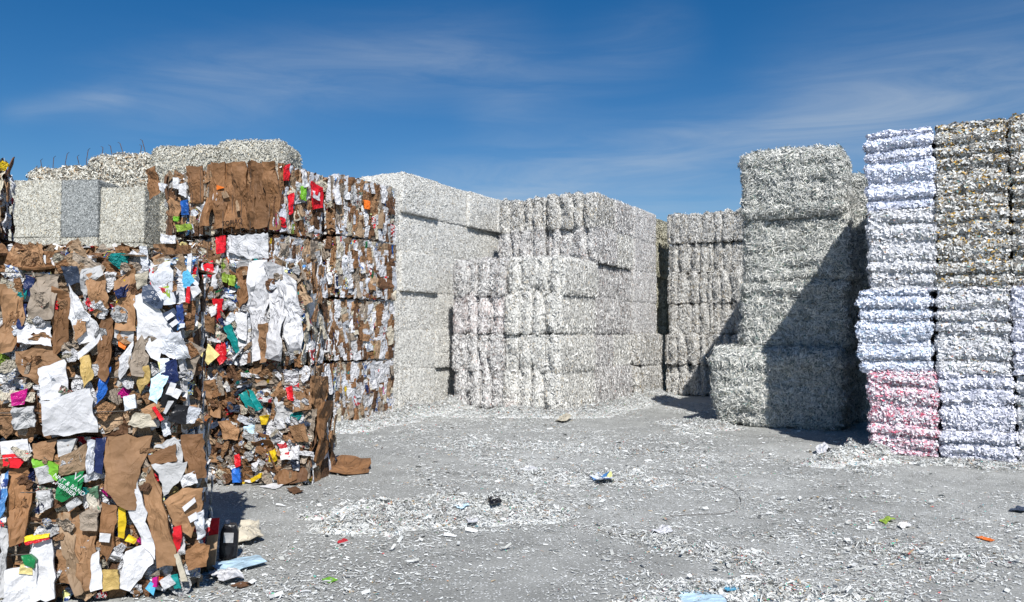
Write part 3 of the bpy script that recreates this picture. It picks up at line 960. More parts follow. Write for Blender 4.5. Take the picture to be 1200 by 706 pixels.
SCRAPS = shred_material('crushed_mixed_scraps', [(6, (.30, .175, .09)), (5, (.22, .115, .055)), (2.5, (.40, .27, .16)), (3, (.70, .70, .71)), (2, (.55, .54, .52)), (1, (.12, .07, .045)), (.35, (.5, .02, .03)), (.3, (.03, .08, .3)), (.3, (.02, .02, .03)), (.15, (.05, .3, .08)), (.15, (.7, .5, .05))], patch=.2)

WH = ['white_a', 'white_a', 'white_a', 'white_b', 'white_c', 'white_d']
PR = ['print_a', 'print_b', 'print_c', 'print_d']
CO = ['red', 'red', 'blue', 'navy', 'green', 'yellow', 'black', 'sky_blue', 'teal', 'pale_yellow', 'orange', 'olive', 'slate', 'magenta']
DK = ['black', 'navy', 'slate', 'card_d']
# mixes: busy household paper, mostly board, mostly white
MIX_BUSY = [(4.2, 'cardboard_sheet', 'flat', CARDS), (3.4, 'paper_sheet', 'torn', WH), (1.5, 'plastic_bag', 'bag', ['white_d', 'white_b', 'white_a']), (1.7, 'printed_carton', 'flat', PR), (1.3, 'coloured_wrapper', 'torn', CO)]
MIX_BOARD = [(7, 'cardboard_sheet', 'flat', CARDS), (1.8, 'paper_sheet', 'torn', WH), (.7, 'plastic_bag', 'bag', ['white_d', 'white_b', 'card_e']), (.7, 'printed_carton', 'flat', PR), (.5, 'coloured_wrapper', 'torn', CO)]
MIX_WHITE = [(2.4, 'cardboard_sheet', 'flat', CARDS), (5, 'paper_sheet', 'torn', ['white_a', 'white_a', 'white_b', 'white_d', 'white_c']), (1.4, 'plastic_bag', 'bag', ['white_d', 'white_a']), (.9, 'printed_carton', 'flat', PR), (.8, 'coloured_wrapper', 'torn', CO)]
MIX_SIDE = [(7, 'cardboard_sheet', 'strip', CARDS), (4, 'paper_sheet', 'strip', WH), (1, 'plastic_bag', 'bag', ['white_d', 'white_a']), (.8, 'printed_carton', 'strip', PR), (.9, 'coloured_wrapper', 'strip', CO)]
MIX_NEAR = [(6.5, 'cardboard_sheet', 'flat', CARDS), (3, 'paper_sheet', 'torn', WH), (1.6, 'plastic_bag', 'bag', ['white_d', 'white_b', 'white_a', 'card_e']), (1.2, 'printed_carton', 'flat', PR), (.9, 'coloured_wrapper', 'torn', CO)]
MIX_DARK = [(6.5, 'cardboard_sheet', 'flat', ['card_a', 'card_b', 'card_d', 'card_e']), (1.2, 'paper_sheet', 'torn', WH), (1.8, 'plastic_bag', 'bag', ['white_d', 'white_b', 'slate', 'card_e']), (1.6, 'printed_carton', 'flat', ['print_c', 'print_b', 'print_a', 'print_c']), (1.2, 'coloured_wrapper', 'torn', CO)]

gm = 'bales of mixed cardboard and waste paper'
def rod(px, dist): return at_depth(px, dist)

# ---- nearest stack
aN = R(47)
m01 = MixedBale(at_depth(237, 5.12), 1.62, 1.2, .98, aN, 'nearest mixed bale on the ground, big brown boxes beside a green bag', gm, 11)
m02 = MixedBale(at_depth(230, 5.10) + Vector((0, 0, 1.0)), 1.62, 1.2, 1.12, aN, 'mixed bale on the nearest one, big blank white carton on its face', gm, 12)
# ---- bale pile behind the nearest stack
p1 = MixedBale(at_depth(172, 7.3), 1.25, 1.1, 1.2, R(42), 'mixed bale on the ground hidden behind the nearest stack', gm, 13)
p2 = MixedBale(at_depth(172, 7.3) + Vector((0, 0, 1.21)), 1.25, 1.1, 1.22, R(42), 'flattened brown board bale peeping over the nearest stack', gm, 14)
L1 = []
for t in range(3):
    L1.append(MixedBale(at_depth(3, 6.9) + Vector((0, 0, t * 1.06)), 1.2, 1.1, 1.05, R(58), 'mixed bale cut off by the left edge of the picture, %s' % tier_word(t, 3), gm, 15 + t))
# ---- second stack
aS = R(27)
n1 = MixedBale(at_depth(366, 8.70), 1.36, 1.0, 1.27, aS, 'dark tattered mixed bale on the ground, left of the flattened carton', gm, 21)
n2 = MixedBale(at_depth(356, 8.66) + Vector((0, 0, 1.29)), 1.45, 1.0, 1.14, aS, 'mixed bale with crumpled white paper hanging down its right front', gm, 22)
# ---- third stack
aM = R(8)
cM = Vector((-9.98, 9.72, 0))
exM = Vector((math.cos(aM), math.sin(aM), 0))
M2 = {}
zt = [0, 1.11, 2.22, 3.35]
ht = [1.1, 1.1, 1.11, 1.2]
for c in range(2):
    for t in range(4):
        w = [1.24, 1.16][c]
        cor = cM - exM * (1.29 * c) + Vector((0, 0, zt[t]))
        lb = {(0, 3): 'top mixed bale fronted by one big creased brown box with a white label',
              (1, 3): 'top left mixed bale with white and blue scraps among torn brown board',
              (0, 2): 'mixed bale directly under the big creased brown box',
              (1, 2): 'mixed bale under the top left bale with blue scraps'}.get((c, t), 'mixed bale low in the tall brown stack, %s column, %s' % (['right', 'left'][c], tier_word(t, 4)))
        M2[(c, t)] = MixedBale(cor, w, 1.28, ht[t] - .03, aM, lb, gm, 31 + c * 4 + t)
M3 = []
for t in range(4):
    M3.append(MixedBale(Vector((-9.98 + (.0, .0, .05, .02)[t], 11.15, t * 1.155)), 1.5, 1.74, 1.115, 0, 'mixed bale beside the long white wall, %s of its column' % tier_word(t, 4), gm, 51 + t))

# fillers -----------------------------------------------------------
m01.fill('front', 170, MIX_NEAR, .14, .42)
m01.fill('right', 45, MIX_SIDE, .16, .34, .7)
m02.fill('front', 200, MIX_NEAR, .12, .40)
m02.fill('right', 45, MIX_SIDE, .16, .34, .7)
m02.fill('top', 40, MIX_BOARD, .2, .5, 0, .12)
p2.fill('front', 60, MIX_BOARD, .14, .32)
p2.fill('top', 25, MIX_BOARD, .2, .5, 0, .15)
p1.fill('front', 20, MIX_BOARD, .2, .4)
p1.fill('right', 25, MIX_SIDE, .2, .4, .6)
p2.fill('right', 30, MIX_SIDE, .2, .4, .6)
for b in L1:
    b.fill('front', 40, MIX_WHITE, .16, .36)
    b.fill('right', 40, MIX_WHITE, .16, .36)
n1.fill('front', 220, MIX_DARK, .14, .40, .15, .3)
n1.fill('right', 60, MIX_SIDE, .2, .4, .85)
n2.fill('front', 190, MIX_BUSY, .14, .36, .45)
n2.fill('right', 60, MIX_SIDE, .2, .4, .85)
n2.fill('top', 25, MIX_BOARD, .2, .4)
for (c, t), b in M2.items():
    nf = 60 if t >= 2 else 22
    if (c, t) == (0, 3):
        b.fill('front', 22, [(1, 'cardboard_sheet', 'flat', ['card_b', 'card_a', 'card_b'])], .3, .5, 0, .05)
    elif (c, t) == (0, 2):
        b.fill('front', nf, MIX_WHITE, .16, .36)
    else:
        b.fill('front', nf, MIX_BOARD, .16, .36, .2)
    if c == 0:
        b.fill('right', 190 if t > 0 else 60, MIX_SIDE, .22, .42, .92, .08)
    if c == 1:
        b.fill('left', 16, MIX_SIDE, .3, .5, .9)
for t, b in enumerate(M3):
    b.fill('right', 230, MIX_SIDE, .22, .42, .93, .08)
    b.fill('front', 22, MIX_BOARD, .2, .45, .4)

# features of the nearest stack seen in the photo --------------------
def FE(b, f, lst):
    for k, (pix, mat, name, *rest) in enumerate(lst):
        kw = rest[0] if rest else {}
        kw = dict(kw)
        kw['off'] = (.045 + .0009 * k) if 'off' not in kw else .045 + (kw['off'] - .07) * .55 + .0009 * k + .008
        b.feat(f, pix, mat, name, **kw)
CB, PS, PC, CW, PB = 'cardboard_sheet', 'paper_sheet', 'printed_carton', 'coloured_wrapper', 'plastic_bag'
FE(m02, 'front', [
    ([(0, 333), (28, 332), (28, 380), (14, 412), (0, 415)], 'card_a', CB),
    ([(18, 412), (58, 404), (78, 430), (44, 452), (22, 436)], 'card_a', CB),
    ([(60, 335), (84, 345), (80, 400), (62, 420), (58, 370)], 'card_b', CB),
    ([(30, 322), (41, 326), (34, 348), (27, 342)], 'navy', CW),
    ([(21, 358), (31, 356), (28, 388), (20, 384)], 'navy', CW),
    ([(38, 318), (68, 322), (62, 375), (31, 374)], 'card_e', CB, dict(label='flattened beige pouch')),
    ([(22, 378), (58, 375), (61, 406), (21, 402)], 'white_a', 'tray_lid', dict(label='square white tray lid with a round rim')),
    ([(72, 312), (90, 312), (96, 330), (78, 336)], 'slate', CW),
    ([(96, 316), (118, 311), (122, 322), (104, 336), (100, 352), (94, 340)], 'white_b', PB, dict(crumple=.08, folds=9)),
    ([(80, 332), (92, 348), (100, 365), (116, 384), (110, 400), (92, 404), (84, 380), (78, 372)], 'white_a', PS, dict(crumple=.06, folds=7)),
    ([(86, 376), (100, 370), (101, 388), (88, 400)], 'card_a', CB),
    ([(88, 416), (117, 391), (120, 398), (92, 422)], 'white_a', 'carton_edge', dict(crumple=.01)),
    ([(100, 322), (122, 320), (128, 360), (112, 372), (104, 350)], 'card_a', CB),
    ([(118, 372), (132, 370), (130, 420), (124, 448), (114, 440)], 'card_b', CB),
    ([(134, 330), (158, 314), (159, 388), (134, 386)], 'card_a', CB),
    ([(137, 328), (147, 328), (144, 342), (136, 356)], 'yellow', CW, dict(crumple=.01)),
    ([(134, 386), (157, 388), (156, 402), (134, 396)], 'white_b', PS),
    ([(138, 398), (150, 402), (146, 410), (139, 406)], 'orange', CW),
    ([(93, 420), (104, 416), (110, 440), (98, 456)], 'ochre', PC),
    ([(116, 438), (130, 430), (124, 462), (112, 475)], 'blue', CW),
    ([(45, 432), (76, 421), (82, 464), (48, 470)], 'white_a', 'blank_carton', dict(crumple=.015, off=.095, label='upper half of the blank white carton')),
    ([(49, 470), (106, 455), (114, 508), (51, 512)], 'white_a', 'blank_carton', dict(crumple=.02, off=.10, label='lower half of the blank white carton')),
    ([(12, 462), (32, 455), (28, 474), (14, 476)], 'magenta', CW, dict(crumple=.08)),
    ([(14, 478), (40, 476), (42, 500), (16, 504)], 'white_b', PB, dict(crumple=.14, folds=12)),
    ([(157, 345), (166, 340), (205, 388), (186, 424), (160, 398)], 'white_a', PS, dict(crumple=.02)),
    ([(167, 336), (176, 333), (192, 352), (190, 362), (182, 362), (166, 350)], 'slate', PC, dict(crumple=.01, off=.09)),
    ([(158, 322), (174, 318), (172, 334), (160, 340)], 'white_c', PS, dict(off=.09)),
    ([(150, 425), (166, 392), (174, 424), (168, 442), (154, 440)], 'card_e', CB),
    ([(139, 420), (156, 400), (152, 430), (140, 446)], 'white_a', PS),
    ([(162, 432), (174, 428), (176, 446), (164, 462), (160, 450)], 'ochre', PC, dict(label='ochre envelope')),
    ([(174, 312), (200, 306), (206, 356), (192, 358), (178, 336)], 'white_d', PB, dict(crumple=.06)),
    ([(175, 315), (180, 314), (182, 336), (176, 334)], 'red', CW),
    ([(187, 337), (198, 335), (200, 354), (191, 356)], 'olive', CW),
    ([(182, 336), (196, 338), (194, 344), (184, 344)], 'print_b', CW),
    ([(190, 368), (204, 361), (218, 384), (204, 390)], 'slate', PC, dict(crumple=.01)),
    ([(193, 372), (201, 366), (205, 370), (196, 376)], 'white_a', PS, dict(off=.125, crumple=.01, skirt=.01)),
    ([(198, 380), (206, 374), (210, 378), (202, 384)], 'white_a', PS, dict(off=.125, crumple=.01, skirt=.01)),
    ([(185, 395), (212, 388), (224, 420), (206, 422), (190, 415)], 'white_d', PB, dict(crumple=.08, folds=9)),
    ([(206, 358), (214, 356), (216, 384), (208, 388)], 'print_d', CW),
    ([(214, 320), (220, 316), (228, 330), (220, 338), (214, 336)], 'sky_blue', CW),
    ([(222, 336), (232, 335), (236, 342), (226, 350)], 'white_a', PC),
    ([(219, 336), (223, 336), (222, 356), (217, 354)], 'red', CW),
    ([(188, 428), (206, 420), (210, 446), (200, 452), (188, 440)], 'navy', CW),
    ([(184, 420), (198, 420), (200, 434), (188, 438)], 'print_d', CW, dict(crumple=.06)),
    ([(176, 444), (190, 436), (198, 440), (184, 474), (174, 468)], 'pale_blue', PC),
    ([(165, 480), (184, 470), (196, 478), (178, 494)], 'card_a', CB),
    ([(196, 450), (212, 452), (206, 474), (194, 488), (184, 480)], 'black', PC, dict(crumple=.01)),
    ([(200, 448), (207, 450), (202, 464), (194, 462)], 'white_a', PS, dict(off=.13, crumple=.01, skirt=.01)),
    ([(206, 455), (214, 458), (208, 468), (200, 464)], 'white_a', PS, dict(off=.13, crumple=.01, skirt=.01)),
    ([(197, 470), (204, 470), (194, 486), (191, 484)], 'white_a', PS, dict(off=.13, crumple=.01, skirt=.01)),
    ([(206, 474), (222, 476), (217, 498), (196, 494)], 'black', PC, dict(crumple=.01)),
    ([(222, 476), (236, 480), (228, 496), (216, 498)], 'white_d', PB, dict(crumple=.08)),
    ([(158, 484), (176, 486), (184, 500), (164, 502), (150, 498)], 'white_c', PC, dict(crumple=.05)),
    ([(144, 465), (158, 462), (160, 478), (146, 482)], 'print_d', CW, dict(crumple=.1)),
    ([(178, 478), (182, 476), (192, 492), (188, 494)], 'red', CW),
])
FE(m01, 'front', [
    ([(0, 518), (32, 515), (34, 531), (2, 533)], 'white_a', PC, dict(crumple=.01)),
    ([(2, 533), (34, 531), (22, 549), (3, 547)], 'red', PC, dict(crumple=.015, label='red and white carton corner')),
    ([(7, 552), (30, 548), (36, 590), (30, 634), (14, 640)], 'card_b', CB, dict(crumple=.05)),
    ([(38, 520), (66, 514), (62, 540), (40, 538)], 'card_a', CB),
    ([(66, 516), (90, 514), (84, 530), (68, 536)], 'white_b', PS),
    ([(70, 536), (102, 520), (100, 552), (70, 558)], 'card_c', CB, dict(crumple=.05)),
    ([(37, 538), (54, 540), (69, 546), (67, 564), (58, 556), (38, 548)], 'lime', CW, dict(crumple=.015, label='lime green printed film')),
    ([(40, 549), (56, 545), (64, 564), (46, 568)], 'white_b', PB, dict(crumple=.06)),
    ([(68, 562), (99, 552), (95, 578), (72, 589), (64, 584)], 'green', PB, dict(crumple=.02, label='green carrier bag with white lettering', off=.10)),
    ([(42, 576), (60, 574), (62, 594), (46, 602)], 'white_b', PS, dict(crumple=.10, folds=10)),
    ([(62, 588), (78, 592), (100, 692), (90, 697), (74, 650)], 'card_c', CB, dict(crumple=.04)),
    ([(80, 600), (114, 598), (113, 648), (108, 690), (96, 696), (86, 640)], 'card_a', CB, dict(crumple=.05)),
    ([(92, 604), (102, 598), (114, 602), (114, 622), (94, 622)], 'card_e', CB, dict(crumple=.06, off=.1)),
    ([(66, 646), (82, 646), (86, 684), (70, 684)], 'card_a', CB, dict(off=.06)),
    ([(77, 592), (90, 584), (96, 590), (80, 600)], 'white_b', PS, dict(off=.11)),
    ([(112, 514), (124, 512), (120, 556), (110, 552)], 'navy', CW, dict(crumple=.02)),
    ([(102, 516), (112, 516), (110, 552), (104, 562), (100, 545)], 'white_d', PB, dict(crumple=.1, folds=9)),
    ([(102, 572), (116, 568), (118, 600), (108, 606), (102, 592)], 'print_c', CW, dict(crumple=.06)),
    ([(126, 512), (178, 511), (164, 556), (159, 598), (138, 592), (122, 574)], 'card_a', CB, dict(crumple=.018, off=.105, label='large creased tan box panel')),
    ([(119, 588), (138, 592), (134, 640), (124, 660), (117, 648)], 'card_b', CB, dict(crumple=.02)),
    ([(117, 625), (130, 626), (128, 636), (116, 635)], 'white_a', 'paper_label', dict(off=.10, crumple=.004, skirt=.01)),
    ([(139, 594), (147, 594), (148, 612), (145, 632), (138, 630)], 'yellow', CW, dict(crumple=.01)),
    ([(150, 628), (160, 634), (157, 638), (146, 634)], 'yellow', CW),
    ([(150, 598), (160, 594), (161, 560), (166, 580), (182, 656), (166, 640)], 'white_a', PS, dict(crumple=.015, off=.10, label='long folded white board')),
    ([(166, 550), (178, 545), (190, 575), (207, 662), (184, 666), (172, 610)], 'card_a', CB, dict(crumple=.02, off=.095)),
    ([(173, 534), (206, 520), (207, 541), (178, 546)], 'card_b', CB, dict(crumple=.02, off=.10)),
    ([(180, 524), (204, 512), (214, 524), (214, 544), (206, 541), (206, 520)], 'white_b', PS, dict(crumple=.06)),
    ([(212, 510), (238, 508), (242, 560), (222, 560), (214, 530)], 'card_b', CB, dict(crumple=.04, off=.06)),
    ([(177, 545), (220, 541), (212, 562), (192, 582), (186, 556)], 'white_b', PB, dict(crumple=.02, off=.12, label='grey white plastic sack corner')),
    ([(210, 560), (228, 552), (232, 566), (214, 572)], 'white_a', PS, dict(crumple=.1, folds=9, off=.11)),
    ([(192, 588), (214, 572), (238, 572), (236, 600), (224, 632), (202, 614)], 'card_a', CB, dict(crumple=.025, off=.10, label='tilted tan carton with two stickers')),
    ([(213, 595), (228, 583), (230, 588), (216, 600)], 'white_a', 'paper_label', dict(off=.14, crumple=.004, skirt=.01)),
    ([(220, 606), (230, 600), (232, 608), (223, 613)], 'white_a', 'paper_label', dict(off=.14, crumple=.004, skirt=.01)),
    ([(203, 618), (212, 616), (213, 632), (208, 650), (202, 640)], 'red', CW, dict(crumple=.03, off=.12)),
    ([(228, 604), (238, 598), (240, 630), (230, 634)], 'white_d', PB, dict(crumple=.08, off=.1)),
    ([(216, 648), (232, 636), (246, 640), (242, 664), (220, 668)], 'card_b', CB, dict(crumple=.03, off=.10)),
    ([(204, 650), (209, 648), (220, 682), (212, 682)], 'white_c', CB, dict(crumple=.01, off=.13)),
    ([(206, 626), (216, 630), (218, 648), (210, 652)], 'white_b', PB, dict(crumple=.12, folds=9)),
    ([(146, 648), (172, 634), (180, 660), (152, 694), (138, 690)], 'white_a', PS, dict(crumple=.03)),
    ([(120, 668), (138, 668), (140, 690), (120, 694)], 'ochre', PC),
    ([(170, 690), (176, 682), (183, 686), (180, 698)], 'sky_blue', CW, dict(crumple=.02, off=.12)),
    ([(178, 678), (184, 676), (184, 688), (178, 688)], 'magenta', CW, dict(crumple=.02, off=.12)),
    ([(186, 682), (198, 674), (206, 684), (192, 692)], 'white_a', PS, dict(off=.12)),
    ([(200, 676), (208, 674), (212, 690), (204, 690)], 'teal', CW, dict(off=.11)),
    ([(40, 638), (60, 632), (66, 700), (40, 706), (30, 680)], 'white_a', PS, dict(crumple=.02, off=.08)),
    ([(6, 668), (44, 660), (40, 712), (4, 712)], 'white_a', PS, dict(crumple=.03, off=.10, label='stack of printed white documents')),
    ([(24, 652), (34, 650), (42, 656), (41, 666), (28, 662)], 'green', CW, dict(off=.12)),
    ([(24, 662), (38, 662), (38, 674), (22, 672)], 'pale_yellow', CW, dict(off=.11)),
    ([(28, 630), (58, 626), (58, 629), (28, 636)], 'yellow', CW, dict(off=.12)),
    ([(28, 636), (58, 629), (58, 632), (30, 639)], 'red', CW, dict(off=.118)),
    ([(0, 556), (8, 552), (6, 600), (0, 612)], 'print_d', CW),
    ([(0, 616), (8, 620), (8, 700), (0, 700)], 'white_b', PS),
    ([(108, 650), (116, 644), (120, 690), (106, 694)], 'white_a', PS, dict(crumple=.02)),
])
FE(n2, 'front', [
    ([(236, 312), (249, 305), (250, 318), (244, 332), (235, 330)], 'red', PC, dict(crumple=.01)),
    ([(250, 318), (256, 314), (254, 338), (246, 340)], 'white_a', PC),
    ([(259, 320), (268, 322), (266, 332), (260, 330)], 'olive', CW),
    ([(268, 322), (276, 323), (275, 336), (267, 334)], 'olive', CW),
    ([(276, 316), (290, 312), (292, 350), (280, 362)], 'card_b', CB),
    ([(236, 338), (250, 336), (250, 352), (240, 352)], 'card_a', CB),
    ([(250, 350), (262, 350), (260, 368), (255, 378), (250, 370)], 'red', CW, dict(crumple=.02)),
    ([(244, 360), (254, 356), (253, 368), (248, 372)], 'white_a', PS, dict(off=.10)),
    ([(262, 384), (270, 380), (282, 414), (276, 416)], 'teal', CW, dict(crumple=.02)),
    ([(254, 396), (262, 400), (266, 420), (258, 428), (252, 416)], 'red', CW, dict(crumple=.05)),
    ([(232, 412), (244, 403), (257, 416), (244, 428)], 'pale_yellow', PC, dict(crumple=.008, off=.12, label='pale yellow card with a flower print')),
    ([(226, 386), (240, 384), (244, 402), (232, 416), (224, 410)], 'white_b', PB, dict(crumple=.1)),
    ([(240, 370), (252, 372), (250, 392), (240, 388)], 'card_a', CB),
    ([(292, 306), (312, 304), (316, 350), (308, 420), (296, 424), (290, 360)], 'white_a', PS, dict(crumple=.05, folds=10, off=.085)),
    ([(310, 308), (330, 312), (336, 352), (330, 424), (312, 420), (316, 360)], 'white_a', PS, dict(crumple=.06, folds=11, off=.085)),
    ([(330, 316), (348, 330), (352, 380), (354, 420), (336, 424), (332, 360)], 'white_a', PB, dict(crumple=.06, folds=11, off=.09)),
    ([(302, 380), (314, 378), (316, 424), (304, 426)], 'card_a', CB, dict(off=.10)),
    ([(276, 366), (290, 368), (288, 400), (278, 394)], 'white_a', PS),
])
FE(n1, 'front', [
    ([(280, 462), (290, 458), (302, 482), (292, 484)], 'teal', PC, dict(crumple=.015)),
    ([(288, 458), (294, 457), (308, 478), (302, 482)], 'teal', PC, dict(crumple=.015)),
    ([(256, 494), (266, 492), (280, 504), (278, 516), (262, 515)], 'card_a', CB, dict(off=.12)),
    ([(236, 448), (252, 444), (256, 470), (260, 490), (246, 486)], 'card_a', CB),
    ([(286, 500), (298, 498), (300, 514), (288, 512)], 'pale_blue', PB, dict(crumple=.08)),
    ([(304, 488), (316, 486), (312, 498), (306, 498)], 'yellow', CW),
    ([(302, 506), (316, 510), (312, 538), (300, 530)], 'card_b', CB),
    ([(313, 530), (322, 526), (324, 540), (314, 546)], 'yellow', CW),
    ([(338, 500), (356, 496), (362, 518), (344, 518)], 'card_a', CB, dict(off=.1)),
    ([(322, 492), (330, 490), (334, 502), (324, 504)], 'white_a', PS),
    ([(340, 524), (350, 522), (350, 552), (342, 552)], 'white_a', PB, dict(crumple=.1)),
    ([(294, 544), (304, 540), (300, 550)], 'white_a', PS),
    ([(292, 562), (306, 554), (306, 560), (294, 566)], 'yellow', CW, dict(off=.12)),
    ([(272, 550), (280, 548), (282, 566), (272, 566)], 'blue', CW, dict(off=.12)),
    ([(274, 534), (280, 532), (282, 546), (276, 548)], 'red', CW, dict(off=.12)),
    ([(334, 455), (342, 452), (344, 470), (338, 468)], 'red', CW, dict(crumple=.08)),
])
FE(n1, 'right', [
    ([(368, 440), (380, 442), (382, 480), (374, 490)], 'card_a', CB, dict(off=.09)),
    ([(374, 470), (386, 470), (388, 545), (376, 548)], 'card_b', CB, dict(off=.11)),
])
tb = M2[(0, 3)]
for i in range(7):
    x0 = 238 + i * 12.4
    x1 = x0 + 12.9
    FE(tb, 'front', [([(x0, 191), (x1, 189.5), (x1 + (i % 2), 268 - (i % 3)), (x0 + (i + 1) % 2, 269)], 'card_b', CB,
                      dict(off=.07 + (.02 if i % 2 else 0), crumple=.03, folds=4, skirt=.06, tilt=(-.22, .2, -.1, .26, -.24, .12, .3)[i]))])
FE(tb, 'front', [
    ([(246, 226), (254, 226), (253, 242), (246, 243)], 'white_a', 'paper_label', dict(off=.12, crumple=.003, skirt=.01)),
    ([(254, 217), (263, 220), (254, 223)], 'orange', CW, dict(off=.12, crumple=.003, skirt=.01)),
    ([(259, 226), (264, 223), (269, 231), (262, 233)], 'card_c', CB, dict(off=.13, crumple=.01, skirt=.01)),
    ([(273, 230), (276, 231), (283, 248), (279, 249)], 'card_c', CB, dict(off=.13, crumple=.02, skirt=.01)),
])
FE(M2[(1, 3)], 'front', [
    ([(173, 200), (184, 195), (186, 225), (176, 235)], 'card_b', CB),
    ([(184, 214), (196, 216), (192, 226), (186, 222)], 'white_a', PS, dict(off=.11)),
    ([(202, 208), (208, 208), (209, 222), (202, 220)], 'white_a', PS, dict(off=.11)),
    ([(210, 216), (218, 214), (218, 232), (210, 228)], 'white_a', PS, dict(off=.11)),
    ([(212, 236), (219, 234), (220, 252), (212, 252)], 'blue', CW, dict(off=.11)),
    ([(220, 196), (236, 194), (236, 236), (222, 238)], 'card_b', CB),
    ([(196, 230), (212, 240), (210, 262), (196, 256)], 'card_a', CB),
    ([(203, 254), (209, 254), (208, 260), (203, 259)], 'lime', CW, dict(off=.11)),
    ([(206, 264), (222, 262), (226, 268), (208, 272)], 'olive', CW, dict(off=.11)),
])
FE(M2[(1, 2)], 'front', [
    ([(186, 274), (206, 276), (208, 286), (188, 285)], 'white_a', PB, dict(crumple=.1, off=.10)),
    ([(182, 286), (196, 286), (196, 305), (182, 305)], 'card_a', CB),
    ([(196, 286), (220, 288), (222, 305), (196, 306)], 'card_b', CB),
])
FE(M2[(0, 2)], 'front', [
    ([(252, 278), (264, 276), (264, 296), (254, 298)], 'red', CW, dict(off=.10)),
    ([(266, 276), (290, 276), (292, 304), (268, 296)], 'white_a', PS, dict(off=.09)),
    ([(290, 275), (314, 273), (314, 304), (292, 304)], 'white_a', PS, dict(off=.09, crumple=.05)),
])
FE(M2[(0, 3)], 'right', [
    ([(333, 196), (339, 192), (339, 212), (334, 212)], 'red', CW, dict(off=.10)),
    ([(354, 198), (360, 198), (362, 218), (356, 220)], 'white_a', PS, dict(off=.10)),
    ([(340, 228), (344, 226), (344, 250), (340, 252)], 'red', CW, dict(off=.10)),
    ([(329, 254), (334, 256), (337, 268), (332, 266)], 'red', CW, dict(off=.10)),
    ([(354, 218), (359, 220), (358, 236), (354, 234)], 'lime', CW, dict(off=.10)),
    ([(366, 212), (378, 220), (378, 244), (368, 246), (366, 228)], 'red', CW, dict(off=.10)),
    ([(367, 222), (375, 226), (374, 236), (367, 232)], 'white_a', PS, dict(off=.115, skirt=.01)),
])
FE(M3[3], 'right', [
    ([(428, 234), (434, 236), (433, 246), (428, 245)], 'orange', CW, dict(off=.10)),
    ([(392, 222), (400, 216), (400, 240), (394, 240)], 'white_a', PS, dict(off=.10)),
])
def sprinkle(b, f, n, s0, s1, vert=0):
    rg = b.rng
    o, U, Vv, nn, W, H = b.face(f)
    for i in range(n):
        kind = rg.choice(['torn', 'torn', 'bag', 'strip'])
        nm, mt = rg.choices([('paper_scrap', WH), ('cardboard_scrap', CARDS), ('coloured_scrap', CO), ('printed_scrap', PR), ('crumpled_film', ['white_d', 'white_b', 'card_e'])], [4, 6, .8, 1.4, .9])[0]
        sz = rg.uniform(s0, s1) * (1.5 if kind == 'strip' else 1)
        b.put(rg.choice(POOL[kind]), M[rg.choice(mt)], f, rg.uniform(-.48, .48) * W, rg.uniform(-.47, .47) * H, rg.uniform(.02, .065), (sz * rg.uniform(.6, 1.2), sz), rg.uniform(0, 6.28) if not vert else R(rg.gauss(0, 12)),
              (rg.gauss(0, .25), rg.gauss(0, .25)), nm, zs=sz)
sprinkle(m01, 'front', 130, .05, .14)
sprinkle(m02, 'front', 150, .05, .14)
sprinkle(n1, 'front', 130, .05, .15)
sprinkle(n2, 'front', 110, .05, .14)
sprinkle(p2, 'front', 50, .06, .16)
for b, k, ax in ((m01, 5, 'z'), (m02, 5, 'z'), (p2, 4, 'z'), (n1, 4, 'z'), (n2, 4, 'x')):
    b.wires(k, ax)
for b in list(M2.values()):
    b.wires(6, 'x')

# ---- lettering on the waste
def text_mesh(body, size, ext=.001):
    cu = bpy.data.curves.new('lettering_curve', 'FONT')
    cu.body = body
    cu.size = size
    cu.extrude = ext
    cu.align_x = 'CENTER'; cu.align_y = 'CENTER'
    cu.space_line = .9
    o = bpy.data.objects.new('lettering_tmp', cu)
    COL.objects.link(o)
    bpy.context.view_layer.update()
    me = bpy.data.meshes.new_from_object(o.evaluated_get(bpy.context.evaluated_depsgraph_get()))
    bpy.data.objects.remove(o)
    return me
def lettering(b, f, px, py, body, size, ang, mat, off, sx=1.0):
    o, U, Vv, n, W, H = b.face(f)
    wo = b.mat @ (o + n * off); wn = b.mat.to_3x3() @ n
    d = ray(px, py)
    p = b.inv @ (C0 + d * ((wo - C0).dot(wn) / d.dot(wn)))
    me = text_mesh(body, size)
    me.materials.clear(); me.materials.append(mat)
    ob = bpy.data.objects.new('printed_lettering', me)
    COL.objects.link(ob); ob.parent = b.root
    B = Matrix((U, Vv, n)).transposed().to_4x4()
    ob.matrix_local = Matrix.Translation(p) @ B @ Matrix.Rotation(R(ang), 4, 'Z') @ Matrix.Diagonal((sx, 1, 1, 1))
INK = M['black']
lettering(tb, 'front', 272, 261, 'TOPIAQ', .115, 5, INK, .095, 1.05)
lettering(m01, 'front', 79, 571, 'NNT & BAND\nMERRIER', .034, -38, M['white_a'], .135)
lettering(m01, 'front', 91, 560, 'V/', .06, -30, M['white_a'], .135)
lettering(n2, 'front', 242, 319, 'ana', .07, 65, M['white_a'], .125)
lettering(m02, 'front', 180, 346, 'o o\n o o', .03, -30, M['white_a'], .125)
lettering(m01, 'front', 17, 536, '~~~~ ~~~~~', .03, 3, M['white_a'], .12)

